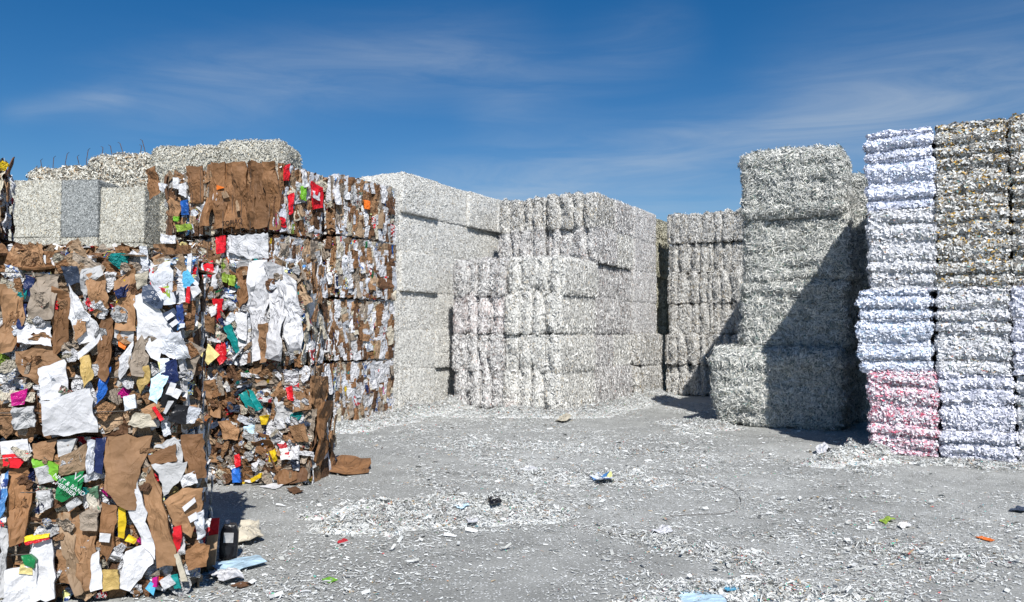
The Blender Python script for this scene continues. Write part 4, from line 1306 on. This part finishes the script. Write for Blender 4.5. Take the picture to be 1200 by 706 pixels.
# ------------------------------------------------------------------ ground
def ground_material():
    m, nt, b = nodes_of('worn_asphalt')
    tc = N(nt, 'ShaderNodeTexCoord')
    def noise(s, d, det=6, rg=.55):
        n = N(nt, 'ShaderNodeTexNoise'); n.inputs['Scale'].default_value = s; n.inputs['Detail'].default_value = det
        n.inputs['Roughness'].default_value = rg; n.inputs['Distortion'].default_value = d
        nt.links.new(tc.outputs['Object'], n.inputs['Vector']); return n
    n1, n2, n3 = noise(.35, .6), noise(3.0, .3), noise(60, 0, 3, .7)
    r1 = ramp(nt, [(.3, (.245, .247, .232)), (.5, (.345, .347, .325)), (.7, (.455, .457, .43))])
    nt.links.new(n1.outputs['Fac'], r1.inputs[0])
    mx = N(nt, 'ShaderNodeMixRGB', blend_type='MULTIPLY'); mx.inputs[0].default_value = 1
    r2 = ramp(nt, [(.3, (.78, .78, .78)), (.7, (1.08, 1.08, 1.08))])
    nt.links.new(n2.outputs['Fac'], r2.inputs[0])
    nt.links.new(r1.outputs[0], mx.inputs[1]); nt.links.new(r2.outputs[0], mx.inputs[2])
    mx3 = N(nt, 'ShaderNodeMixRGB', blend_type='MULTIPLY'); mx3.inputs[0].default_value = 1
    r3 = ramp(nt, [(.3, (.6, .6, .6)), (.7, (1.25, 1.25, 1.25))])
    nt.links.new(n3.outputs['Fac'], r3.inputs[0])
    nt.links.new(mx.outputs[0], mx3.inputs[1]); nt.links.new(r3.outputs[0], mx3.inputs[2])
    # crumbs of paper too small to model
    vo = N(nt, 'ShaderNodeTexVoronoi'); vo.inputs['Scale'].default_value = 58
    nt.links.new(tc.outputs['Object'], vo.inputs['Vector'])
    sp = N(nt, 'ShaderNodeSeparateColor'); nt.links.new(vo.outputs['Color'], sp.inputs[0])
    n4 = noise(.9, .5, 4)
    th = N(nt, 'ShaderNodeMapRange'); th.inputs[1].default_value = .35; th.inputs[2].default_value = .7; th.inputs[3].default_value = .10; th.inputs[4].default_value = .45
    nt.links.new(n4.outputs['Fac'], th.inputs[0])
    gt = N(nt, 'ShaderNodeMath', operation='LESS_THAN'); nt.links.new(sp.outputs[0], gt.inputs[0]); nt.links.new(th.outputs[0], gt.inputs[1])
    ds = N(nt, 'ShaderNodeMath', operation='LESS_THAN'); ds.inputs[1].default_value = .36; nt.links.new(vo.outputs['Distance'], ds.inputs[0])
    an = N(nt, 'ShaderNodeMath', operation='MULTIPLY'); nt.links.new(gt.outputs[0], an.inputs[0]); nt.links.new(ds.outputs[0], an.inputs[1])
    m5 = N(nt, 'ShaderNodeMixRGB'); m5.inputs[2].default_value = (.66, .67, .66, 1)
    nt.links.new(an.outputs[0], m5.inputs[0]); nt.links.new(mx3.outputs[0], m5.inputs[1])
    nt.links.new(m5.outputs[0], b.inputs['Base Color'])
    bp = N(nt, 'ShaderNodeBump'); bp.inputs['Strength'].default_value = .5; bp.inputs['Distance'].default_value = .012
    ad = N(nt, 'ShaderNodeMath', operation='ADD'); nt.links.new(n3.outputs['Fac'], ad.inputs[0]); nt.links.new(an.outputs[0], ad.inputs[1])
    nt.links.new(ad.outputs[0], bp.inputs['Height']); nt.links.new(bp.outputs[0], b.inputs['Normal'])
    b.inputs['Roughness'].default_value = .9
    b.inputs['Specular IOR Level'].default_value = .15
    return m
gme = bpy.data.meshes.new('ground_mesh')
S = 900
gme.from_pydata([(-S, -S, 0), (S, -S, 0), (S, S, 0), (-S, S, 0)], [], [(0, 1, 2, 3)])
g = link('ground', gme, ground_material())
tag(g, 'worn grey asphalt yard strewn with paper crumbs', 'ground', kind='structure')

# ---- heaps and litter: Gaussian bumps (x, y, sx, sy, ang, height, density)
def gp(px, py): p = G(px, py); return (p.x, p.y)
def bump(c0, c1, wid, hgt, den):
    """elongated bump between two picture points on the ground"""
    a, b = gp(*c0), gp(*c1)
    return (a, b, wid, hgt, den)
HEAPS = [
    ('loose heap of white shreds with coloured scraps in the middle foreground', [bump((400, 618), (640, 606), .24, .07, .8), bump((455, 600), (600, 592), .26, .10, .9), bump((430, 606), (520, 600), .2, .07, .9)]),
    ('low drift of white shreds lying along the foot of the centre stacks', [bump((545, 487), (690, 488), .28, .12, .9), bump((690, 486), (770, 466), .35, .12, .9)]),
    ('white drift at the foot of the long white wall and mixed bales', [bump((400, 505), (470, 492), .28, .12, .9), bump((460, 492), (535, 478), .3, .16, .9)]),
    ('small heap of shreds beside the lowest straw like bale', [bump((790, 497), (850, 503), .25, .12, 1.0), bump((806, 508), (838, 498), .15, .06, .9)]),
    ('heap of shreds with a white box scrap at the crimson bale corner', [bump((965, 545), (1030, 538), .22, .15, 1.0), bump((1010, 552), (1030, 556), .12, .04, .8)]),
    ('white drift of flakes along the foot of the right stack', [bump((1030, 541), (1260, 552), .13, .07, 1.1)]),
    ('thin spread of shreds with crumpled blue sheets in mid yard', [bump((640, 560), (760, 566), .34, .03, .55), bump((560, 520), (700, 530), .3, .02, .4)]),
    ('patchy heap of shreds lying near the bottom right of the picture', [bump((800, 692), (1030, 702), .16, .05, .9), bump((760, 632), (880, 660), .16, .03, .7), bump((1000, 640), (1190, 660), .18, .025, .55)]),
]
def seg_d(P, a, b):
    a = np.array(a); b = np.array(b)
    ab = b - a
    t = np.clip(((P - a) @ ab) / (ab @ ab), 0, 1)
    return np.linalg.norm(P - (a + t[:, None] * ab), axis=1)
def heap_val(P, bumps, col):
    r = np.zeros(len(P))
    P3 = np.concatenate([P, np.zeros((len(P), 1))], axis=1)
    wob = np.clip(1 + .95 * fbm(P3 * 2.6, 71, 3) + .3 * fbm(P3 * 9, 72, 2), .1, 2)
    for b in bumps:
        d = seg_d(P, b[0], b[1])
        r = np.maximum(r, b[col] * np.exp(-(d / (b[2] * 1.15)) ** 2) * wob)
    return r
allb = [b for _, bs in HEAPS for b in bs]
def heap_h(P, bumps):
    P3 = np.concatenate([P, np.zeros((len(P), 1))], axis=1)
    h = heap_val(P, bumps, 3)
    return np.maximum(0, h * (1 + .5 * fbm(P3 * 9, 33, 2)) - .008)
rng = np.random.default_rng(5)
rh = random.Random(9)
for lb, bs in HEAPS:
    for b in list(bs):
        L = math.hypot(b[1][0] - b[0][0], b[1][1] - b[0][1])
        for k in range(int(3 + L * 2)):
            t = rh.uniform(-.1, 1.1)
            cx = b[0][0] + (b[1][0] - b[0][0]) * t + rh.gauss(0, b[2] * .8); cy = b[0][1] + (b[1][1] - b[0][1]) * t + rh.gauss(0, b[2] * .8)
            an = rh.uniform(0, 6.28); l = rh.uniform(.05, .25)
            bs.append(((cx, cy), (cx + math.cos(an) * l, cy + math.sin(an) * l), b[2] * rh.uniform(.25, .6), b[3] * rh.uniform(.3, .9), b[4] * rh.uniform(.6, 1)))
        if b[2] < .27: bs.remove(b); bs.insert(0, (b[0], b[1], b[2] * .75, b[3] * .8, b[4]))
allb = [b for _, bs in HEAPS for b in bs]
for lb, bs in HEAPS:
    pts = np.array([p for b in bs for p in (b[0], b[1])])
    mrg = max(b[2] for b in bs) * 2.4
    x0, y0 = pts.min(0) - mrg; x1, y1 = pts.max(0) + mrg
    res = .05
    nx, ny = int((x1 - x0) / res) + 2, int((y1 - y0) / res) + 2
    gx, gy = np.meshgrid(np.linspace(x0, x1, nx), np.linspace(y0, y1, ny), indexing='ij')
    P = np.stack([gx.ravel(), gy.ravel()], 1)
    h = heap_h(P, bs)
    V = np.concatenate([P, (h - .02 * (h < .006))[:, None]], 1)
    I = np.arange(nx * ny).reshape(nx, ny)
    q = np.stack([I[:-1, :-1], I[1:, :-1], I[1:, 1:], I[:-1, 1:]], -1).reshape(-1, 4)
    keep = (h[q] > .006).any(1)
    q = q[keep]
    # shreds on the heap
    c = int((x1 - x0) * (y1 - y0) * 9000)
    p = rng.uniform((x0, y0), (x1, y1), size=(c, 2))
    dn = heap_val(p, bs, 4)
    p = p[rng.random(c) < np.clip(dn * 1.15, 0, 1) ** 1.3 * .60]
    hh = heap_h(p, bs)
    S3 = np.concatenate([p, hh[:, None]], 1)
    nn = np.tile(np.array([[0, 0, 1.0]]), (len(p), 1)) + rng.normal(size=(len(p), 3)) * .25
    nn /= np.linalg.norm(nn, axis=1, keepdims=True)
    v, qq, r = make_strips(S3, nn, rng, (.015, .08), (.003, .009), lift=.03, out=.6, curl=.6)
    k2 = max(1, len(p) // 45)
    v3, q3, r3 = make_strips(S3[:k2] + (0, 0, .015), nn[:k2], rng, (.03, .09), (.012, .028), lift=.02, out=.45, curl=.8)
    q3 = q3 + len(v); v = np.concatenate([v, v3]); qq = np.concatenate([qq, q3]); r = np.concatenate([r, r3])
    v[:, 2] = np.maximum(v[:, 2], .004)
    V2 = np.concatenate([V, v]); Q2 = np.concatenate([q, qq + len(V)])
    mi = np.concatenate([np.zeros(len(q)), np.ones(len(qq))])
    me = np_mesh('heap_mesh', V2, Q2, np.concatenate([np.full(len(q), .5), r]), smooth=1 - mi, mat_idx=mi, mats=(CM['litter'], SM['litter']))
    o = link('shredded_paper_heap', me)
    tag(o, lb, 'paper heap', kind='stuff')

# wide scatter over the yard
c = 900000
p = np.stack([rng.uniform(-12, 6.5, c), rng.uniform(2.0, 19, c)], 1)
zc = p @ np.array([-math.sin(THETA), math.cos(THETA)]); xc = p @ np.array([math.cos(THETA), math.sin(THETA)])
ok = (zc > 3.6) & (np.abs(xc) < zc * .72 + .5)
p, zc = p[ok], zc[ok]
P3 = np.concatenate([p, np.zeros((len(p), 1))], 1)
f1 = fbm(P3 * .55 + 3, 81, 3); f2 = fbm(P3 * 2.4, 83, 3)
f3 = fbm(np.stack([(p[:, 0] + p[:, 1] * .8) * 1.4, (p[:, 1] - p[:, 0] * .8) * .25, zc * 0], 1), 91, 3)
dens = np.clip(.15 + .4 * f1 + .45 * f2 + .4 * f3, 0.02, 1)
for a_, b_, w_, k_ in (((640, 640), (1040, 690), .9, .5), ((620, 560), (880, 640), .9, .4), ((1010, 600), (1220, 690), .8, .5), ((560, 500), (760, 520), 1.2, .7), ((620, 530), (860, 560), 1.0, .6), ((500, 520), (560, 540), .5, .5), ((900, 640), (1200, 660), .7, .5), ((960, 560), (1200, 600), .7, .35),
                       ((280, 700), (420, 680), .35, .6), ((330, 640), (640, 640), .3, .45), ((400, 520), (640, 500), .5, .4), ((440, 590), (600, 560), .5, .3)):
    dens = dens + k_ * np.exp(-(seg_d(p, gp(a_[0], a_[1]), gp(b_[0], b_[1])) / w_) ** 2) * np.clip(.55 + 1.1 * f2, 0, 1.5)
dens = dens + .8 * np.clip(heap_val(p, [(b[0], b[1], b[2] * 1.7, b[3], b[4]) for b in allb], 4), 0, 1) * .6
sel = rng.random(len(p)) < np.clip(dens, 0, 1) ** 1.1 * .80
p = p[sel]
hh = heap_h(p, allb)
S3 = np.concatenate([p, hh[:, None] + .006], 1)
nn = np.tile(np.array([[0, 0, 1.0]]), (len(p), 1)) + rng.normal(size=(len(p), 3)) * .12
nn /= np.linalg.norm(nn, axis=1, keepdims=True)
v, qq, r = make_strips(S3, nn, rng, (.008, .048), (.003, .009), lift=.006, out=.25, curl=.35)
v[:, 2] = np.maximum(v[:, 2], .004)
print('scatter strips', len(p))
k2 = len(p) // 120
v3, q3, r3 = make_strips(S3[:k2] + (0, 0, .008), nn[:k2], rng, (.04, .11), (.012, .035), lift=.01, out=.3, curl=.5)
v3[:, 2] = np.maximum(v3[:, 2], .004)
q3 = q3 + len(v); v = np.concatenate([v, v3]); qq = np.concatenate([qq, q3]); r = np.concatenate([r, r3])
me = np_mesh('scatter_mesh', v, qq, r, mats=(SM['litter'],))
o = link('shredded_paper_litter', me)
tag(o, 'countless white paper shreds strewn across the grey yard', 'paper litter', kind='stuff')

# ---- single pieces lying on the yard
def ground_piece(name, label, cat, pix, mat, crumple=.04, folds=6, z=.03, seed=0, skirt=.006, group=None):
    pts = [gp(*q) for q in pix]
    cx = sum(q[0] for q in pts) / len(pts); cy = sum(q[1] for q in pts) / len(pts)
    pts = [(x - cx, y - cy) for x, y in pts]
    size = max(max(abs(x), abs(y)) for x, y in pts) * 2
    me = poly_sheet(name + '_mesh', pts, seed=int(cx * 100) + 900, crumple=min(crumple, .12), folds=folds, skirt=skirt, jag=.02, size=size)
    lo = min(vv.co.z for vv in me.vertices)
    for vv in me.vertices: vv.co.z -= lo
    o = link(name, me, M[mat], loc=(cx, cy, .003 + float(heap_h(np.array([[cx, cy]]), allb)[0]) * .8))
    tag(o, label, cat, group)
    return o
ground_piece('flattened_carton', 'crushed brown carton lying in front of the dark tattered bale', 'carton', [(377, 556), (400, 543), (434, 544), (432, 556), (404, 559)], 'card_b', .10, 6)
ground_piece('cardboard_scrap', 'small brown cardboard scrap below the dark tattered bale', 'cardboard', [(335, 576), (346, 574), (356, 578), (345, 581)], 'card_d', .08)
ground_piece('paper_sheet', 'small white sheet at the foot of the dark tattered bale', 'paper sheet', [(304, 572), (318, 568), (335, 569), (322, 575)], 'white_a', .06)
ground_piece('crumpled_paper', 'crumpled cream paper bag right of the black canister', 'paper bag', [(272, 640), (282, 622), (304, 620), (308, 636), (292, 642)], 'white_c', .22, 14)
ground_piece('blue_sheet', 'pale blue sheet on the ground beside the nearest bale', 'plastic sheet', [(243, 664), (300, 655), (313, 664), (262, 678)], 'pale_blue', .05)
ground_piece('paper_sheet', 'white crumpled sheet over the pale blue one near the nearest bale', 'paper sheet', [(244, 676), (264, 664), (286, 682), (262, 690)], 'white_a', .14, 9)
ground_piece('cardboard_scrap', 'small brown scrap at the tip of the white sheets near the nearest bale', 'cardboard', [(270, 688), (284, 683), (296, 686), (282, 692)], 'card_d', .05)
ground_piece('green_scrap', 'bright green plastic scrap alone on the grey foreground', 'plastic scrap', [(377, 681), (387, 678), (396, 682), (386, 685)], 'lime', .05)
ground_piece('blue_paper', 'light blue paper at the bottom edge of the picture', 'paper sheet', [(795, 702), (812, 692), (846, 700), (852, 712), (800, 712)], 'pale_blue', .05)
ground_piece('blue_scrap', 'small teal blue scrap right of the light blue paper', 'paper scrap', [(846, 698), (862, 693), (866, 700), (852, 703)], 'sky_blue', .05)
ground_piece('white_wrapper', 'white pointed wrapper standing up on the mid right yard', 'wrapper', [(762, 626), (776, 619), (789, 626), (776, 630)], 'white_a', .2, 9)
ground_piece('crumpled_sheet', 'crumpled pale blue sheet with dark edge in mid yard', 'paper sheet', [(690, 565), (700, 559), (716, 561), (720, 568), (702, 570)], 'print_d', .16, 9)
ground_piece('white_sheet', 'flat white sheet left of the crumpled pale blue one', 'paper sheet', [(608, 551), (622, 548), (632, 551), (618, 554)], 'white_a', .04)
ground_piece('orange_scrap', 'orange scrap at the foot of the low centre stack', 'plastic scrap', [(590, 482), (598, 479), (604, 482), (598, 484)], 'orange', .12)
ground_piece('cardboard_scrap', 'thin orange brown strip lying on the right foreground', 'cardboard', [(1143, 631), (1150, 630), (1166, 635), (1160, 636)], 'orange', .05)
ground_piece('dark_scrap', 'dark flat scrap at the foot of the right stack', 'rubble', [(1132, 545), (1142, 541), (1158, 545), (1146, 549)], 'slate', .08)
ground_piece('dark_scrap', 'dark flat scrap at the right edge of the yard', 'rubble', [(1182, 600), (1192, 596), (1210, 599), (1200, 603)], 'slate', .08)
ground_piece('white_box_scrap', 'torn white box scrap on the heap by the crimson bale', 'box scrap', [(956, 532), (966, 524), (976, 530), (964, 538)], 'white_a', .2, 7)
ground_piece('white_strip', 'long white strip leaning on the heap by the crimson bale', 'paper strip', [(950, 543), (962, 539), (970, 542), (956, 546)], 'white_b', .05)
ground_piece('light_blue_scrap', 'light blue torn scrap on the foreground heap', 'paper scrap', [(530, 600), (540, 595), (550, 600), (540, 604)], 'pale_blue', .1)
ground_piece('white_card', 'white card with dark bars on the foreground heap', 'card', [(546, 606), (558, 604), (560, 618), (548, 620)], 'white_a', .03)
ground_piece('folded_paper', 'folded white triangle of paper behind the foreground heap', 'paper sheet', [(505, 586), (516, 577), (520, 586), (512, 588)], 'white_b', .25, 4)
ground_piece('dark_wrapper', 'crushed dark wrapper at the right of the foreground heap', 'wrapper', [(570, 596), (580, 590), (588, 600), (576, 602)], 'black', .2)
ground_piece('pink_scrap', 'small red scrap in front of the foreground heap', 'paper scrap', [(395, 638), (404, 634), (410, 638), (400, 641)], 'print_b', .15)
ground_piece('green_litter', 'small green and orange wrapper on the right yard', 'wrapper', [(1030, 612), (1040, 608), (1050, 612), (1038, 616)], 'olive', .15)
ground_piece('red_litter', 'small red wrapper right of the green one on the yard', 'wrapper', [(1052, 618), (1062, 614), (1068, 619), (1058, 622)], 'print_b', .15)
ground_piece('white_sheet', 'flat white sheet leaning in front of the centre stack foot', 'paper sheet', [(650, 494), (662, 490), (672, 493), (660, 497)], 'white_c', .12)
rl = random.Random(77)
spots = ['beside', 'near', 'behind', 'in front of', 'left of', 'right of']

# ---- black canister leaning on the nearest bale
def canister():
    root = bpy.data.objects.new('plastic_canister', None); COL.objects.link(root)
    p = G(267, 656)
    root.location = (p.x, p.y, 0)
    root.rotation_euler = (0, R(3), THETA + R(12))
    w, d, h = .118, .08, .25
    half = np.array((w, d, h)) / 2
    V, Q, base = [], [], 0
    st = dict(r=.016, amp=(.002, .001, 0), ax=0, k=0, A=0, puff=.003)
    for ax in range(3):
        u, v = [q for q in range(3) if q != ax]
        for sg in (-1, 1):
            gu, gv = np.meshgrid(np.linspace(-half[u], half[u], 13), np.linspace(-half[v], half[v], 13), indexing='ij')
            P = np.zeros((gu.size, 3)); P[:, u] = gu.ravel(); P[:, v] = gv.ravel(); P[:, ax] = sg * half[ax]
            Sx, _ = surf(P, half, 3, st)
            V.append(Sx); I = np.arange(169).reshape(13, 13)
            q = np.stack([I[:-1, :-1], I[1:, :-1], I[1:, 1:], I[:-1, 1:]], -1).reshape(-1, 4)
            if (ax == 1) ^ (sg < 0): q = q[:, ::-1]
            Q.append(q + base); base += 169
    V = np.concatenate(V); Q = np.concatenate(Q); V[:, 2] += h / 2 + .008
    # shoulders slope in towards the neck
    top = V[:, 2] > h * .82
    V[top, 0] *= 1 - (V[top, 2] / h - .82) * 1.6
    link('canister_body', np_mesh('canister_body_mesh', V, Q, smooth=np.ones(len(Q)), mats=(M['black'],)), None, root)
    n = 14
    Vc = [(math.cos(i / n * math.tau) * .018 - .02, math.sin(i / n * math.tau) * .018, z) for z in (h - .004, h + .028) for i in range(n)]
    fc = [(i, (i + 1) % n, n + (i + 1) % n, n + i) for i in range(n)] + [tuple(range(n, 2 * n))]
    mc = bpy.data.meshes.new('screw_cap_mesh'); mc.from_pydata(Vc, [], fc); link('screw_cap', mc, M['slate'], root)
    ml = bpy.data.meshes.new('label_mesh')
    ml.from_pydata([(x, y, z) for y in (-d / 2 - .0075, -d / 2 - .004) for x, z in ((-.033, .13), (.033, .13), (.033, .2), (-.033, .2))], [],
                   [(0, 1, 2, 3), (4, 7, 6, 5), (0, 4, 5, 1), (1, 5, 6, 2), (2, 6, 7, 3), (3, 7, 4, 0)])
    link('paper_label', ml, M['white_b'], root)
    tag(root, 'black plastic canister with a grey label standing beside the nearest bale', 'canister')
canister()
def packet():
    root = bpy.data.objects.new('red_packet', None); COL.objects.link(root)
    p = G(245, 668)
    root.location = (p.x, p.y, 0); root.rotation_euler = (R(-6), R(4), THETA)
    for nm, (w, h, d, z, mt) in {'packet_board': (.075, .24, .012, 0, 'card_c'), 'packet_print': (.065, .13, .006, .22, 'red')}.items():
        me = bpy.data.meshes.new(nm + '_mesh')
        v = [(x, y, zz) for y in (-d / 2, d / 2) for x, zz in ((-w / 2, z), (w / 2, z + .01), (w / 2 * .9, z + h), (-w / 2, z + h * .93))]
        me.from_pydata(v, [], [(0, 1, 2, 3), (4, 7, 6, 5), (0, 4, 5, 1), (1, 5, 6, 2), (2, 6, 7, 3), (3, 7, 4, 0)])
        link(nm, me, M[mt], root)
    tag(root, 'red topped cardboard packet standing between nearest bale and black canister', 'packet')
packet()

# loose tie wire lying on the yard
def yard_wire():
    pix = [(748, 548), (800, 556), (840, 568), (862, 578), (868, 592), (852, 602), (820, 604), (780, 606)]
    P = [G(*q) + Vector((0, 0, .008)) for q in pix]
    # smooth
    pts = []
    for i in range(len(P) - 1):
        for k in range(5):
            t = k / 5
            p0, p1, p2, p3 = P[max(i - 1, 0)], P[i], P[i + 1], P[min(i + 2, len(P) - 1)]
            pts.append(.5 * ((2 * p1) + (p2 - p0) * t + (2 * p0 - 5 * p1 + 4 * p2 - p3) * t * t + (3 * p1 - p0 - 3 * p2 + p3) * t ** 3))
    V, Q = [], []
    for i, q in enumerate(pts):
        tt = (pts[min(i + 1, len(pts) - 1)] - pts[max(i - 1, 0)]).normalized()
        s = tt.cross(Vector((0, 0, 1))).normalized()
        for k in range(4):
            an = k * math.pi / 2
            V.append(q + s * math.cos(an) * .003 + Vector((0, 0, 1)) * math.sin(an) * .003)
    for i in range(len(pts) - 1):
        for k in range(4):
            Q.append((i * 4 + k, i * 4 + (k + 1) % 4, i * 4 + 4 + (k + 1) % 4, i * 4 + 4 + k))
    o = link('loose_wire', np_mesh('loose_wire_mesh', V, Q, mats=(M['wire'],)))
    tag(o, 'loose dark tie wire curling across the middle of the yard', 'wire')
yard_wire()

# ------------------------------------------------------------------ shed seen through the far gap
def box_mesh(name, x0, x1, y0, y1, z0, z1):
    me = bpy.data.meshes.new(name)
    me.from_pydata([(x, y, z) for z in (z0, z1) for x, y in ((x0, y0), (x1, y0), (x1, y1), (x0, y1))], [],
                   [(0, 3, 2, 1), (4, 5, 6, 7), (0, 1, 5, 4), (1, 2, 6, 5), (2, 3, 7, 6), (3, 0, 4, 7)])
    return me
shed = bpy.data.objects.new('metal_shed', None); COL.objects.link(shed); shed.location = (-9.6, 31, 0)
tag(shed, 'grey ribbed metal shed with a rusty roof edge beyond the far gap', 'shed')
V, Q = [], []
xs = np.linspace(-3.2, 3.2, 97)
for i, x in enumerate(xs):
    y = -.05 if (i // 2) % 2 else 0
    V += [(x, y, 0), (x, y, 5.75)]
for i in range(len(xs) - 1):
    Q.append((2 * i, 2 * i + 2, 2 * i + 3, 2 * i + 1))
link('wall_cladding', np_mesh('wall_cladding_mesh', V, Q, mats=(sheet_material('galvanised_sheet', (.42, .47, .53), rough=.5, stain=.25),)), None, shed)
link('shed_body', box_mesh('shed_body_mesh', -3.15, 3.15, .06, 4, 0, 5.7), bpy.data.materials['galvanised_sheet'], shed)
link('roof_beam', box_mesh('roof_beam_mesh', -3.3, 3.3, -.25, 4.1, 5.85, 6.08), sheet_material('rusty_beam', (.10, .05, .045), rough=.7), shed)
for i in range(13):
    link('bracket', box_mesh('bracket_mesh', -.035, .035, -.18, -.06, 5.6, 5.845), bpy.data.materials['rusty_beam'], shed, (-3 + i * .5, 0, 0))

# ------------------------------------------------------------------ light
SUN = Vector((2.0, -2.45, 3.0)).normalized()
el = math.asin(SUN.z)
az = math.atan2(SUN.x, SUN.y)       # from +Y towards +X
sl = bpy.data.lights.new('sun', 'SUN')
sl.energy = 5.0
sl.angle = R(.5)
sl.color = (1.0, .975, .94)
so = bpy.data.objects.new('sun', sl); COL.objects.link(so)
so.rotation_euler = (-SUN).to_track_quat('-Z', 'Y').to_euler()
so.location = (10, -10, 20)

w = bpy.data.worlds.new('World'); sc.world = w; w.use_nodes = True
nt = w.node_tree
bg = nt.nodes['Background']
sky = N(nt, 'ShaderNodeTexSky', sky_type='NISHITA')
sky.sun_disc = False
sky.sun_elevation = el
sky.sun_rotation = az
sky.altitude = 300
sky.air_density = 1.0
sky.dust_density = .2
sky.ozone_density = 2.5
hs = N(nt, 'ShaderNodeHueSaturation'); hs.inputs['Saturation'].default_value = 1.42; hs.inputs['Hue'].default_value = .504
nt.links.new(sky.outputs[0], hs.inputs['Color'])
# thin cirrus, fixed to sky directions
tc = N(nt, 'ShaderNodeTexCoord')
def dirv(px, py): return ray(px, py)
def band(p0, p1, width, k):
    a, b = dirv(*p0), dirv(*p1)
    n = a.cross(b).normalized()
    d = N(nt, 'ShaderNodeVectorMath', operation='DOT_PRODUCT'); d.inputs[1].default_value = n
    nt.links.new(tc.outputs['Generated'], d.inputs[0])
    q = N(nt, 'ShaderNodeMath', operation='DIVIDE'); q.inputs[1].default_value = width
    nt.links.new(d.outputs['Value'], q.inputs[0])
    s = N(nt, 'ShaderNodeMath', operation='MULTIPLY'); nt.links.new(q.outputs[0], s.inputs[0]); nt.links.new(q.outputs[0], s.inputs[1])
    e = N(nt, 'ShaderNodeMath', operation='MULTIPLY'); e.inputs[1].default_value = -1; nt.links.new(s.outputs[0], e.inputs[0])
    x = N(nt, 'ShaderNodeMath', operation='EXPONENT'); nt.links.new(e.outputs[0], x.inputs[0])
    # fades away from its middle
    mid = (a + b).normalized()
    d2 = N(nt, 'ShaderNodeVectorMath', operation='DOT_PRODUCT'); d2.inputs[1].default_value = mid
    nt.links.new(tc.outputs['Generated'], d2.inputs[0])
    r = N(nt, 'ShaderNodeMapRange', interpolation_type='SMOOTHSTEP')
    c_end = mid.dot(a)
    r.inputs[1].default_value = c_end - (1 - c_end) * .8; r.inputs[2].default_value = 1 - (1 - c_end) * .3
    r.inputs[3].default_value = 0; r.inputs[4].default_value = k
    nt.links.new(d2.outputs['Value'], r.inputs[0])
    o = N(nt, 'ShaderNodeMath', operation='MULTIPLY'); nt.links.new(x.outputs[0], o.inputs[0]); nt.links.new(r.outputs[0], o.inputs[1])
    return o.outputs[0]
bands = [band((440, 246), (1200, 105), .045, .48), band((130, 118), (600, 60), .045, .36), band((10, 132), (150, 116), .012, .28),
         band((560, 130), (800, 40), .04, .2), band((900, 150), (1350, 50), .09, .24), band((540, 250), (1000, 215), .03, .28)]
acc = bands[0]
for bnd in bands[1:]:
    m_ = N(nt, 'ShaderNodeMath', operation='ADD'); nt.links.new(acc, m_.inputs[0]); nt.links.new(bnd, m_.inputs[1]); acc = m_.outputs[0]
mp = N(nt, 'ShaderNodeMapping'); mp.inputs['Rotation'].default_value = (R(12), R(-10), THETA)
mp.inputs['Scale'].default_value = (1.5, 2.2, 12)
nt.links.new(tc.outputs['Generated'], mp.inputs['Vector'])
nz = N(nt, 'ShaderNodeTexNoise'); nz.inputs['Scale'].default_value = 2.6; nz.inputs['Detail'].default_value = 10; nz.inputs['Roughness'].default_value = .62; nz.inputs['Distortion'].default_value = .6
nt.links.new(mp.outputs[0], nz.inputs['Vector'])
mr = N(nt, 'ShaderNodeMapRange'); mr.inputs[1].default_value = .35; mr.inputs[2].default_value = .72; mr.inputs[3].default_value = .25; mr.inputs[4].default_value = .95
nt.links.new(nz.outputs['Fac'], mr.inputs[0])
acs = N(nt, 'ShaderNodeMath', operation='MULTIPLY'); acs.inputs[1].default_value = .82; nt.links.new(acc, acs.inputs[0]); acc = acs.outputs[0]
mu = N(nt, 'ShaderNodeMath', operation='MULTIPLY'); nt.links.new(acc, mu.inputs[0]); nt.links.new(mr.outputs[0], mu.inputs[1])
mx = N(nt, 'ShaderNodeMixRGB'); mx.inputs[2].default_value = (6.5, 7.2, 7.8, 1)
nt.links.new(mu.outputs[0], mx.inputs[0]); nt.links.new(hs.outputs[0], mx.inputs[1])
nt.links.new(mx.outputs[0], bg.inputs['Color'])
bg.inputs['Strength'].default_value = .07

sc.view_settings.view_transform = 'Standard'
sc.view_settings.look = 'None'
sc.view_settings.exposure = 0.33
sc.view_settings.gamma = 1
sc.render.engine = 'CYCLES'
sc.cycles.max_bounces = 5
sc.cycles.diffuse_bounces = 3
print('objects', len(bpy.data.objects))
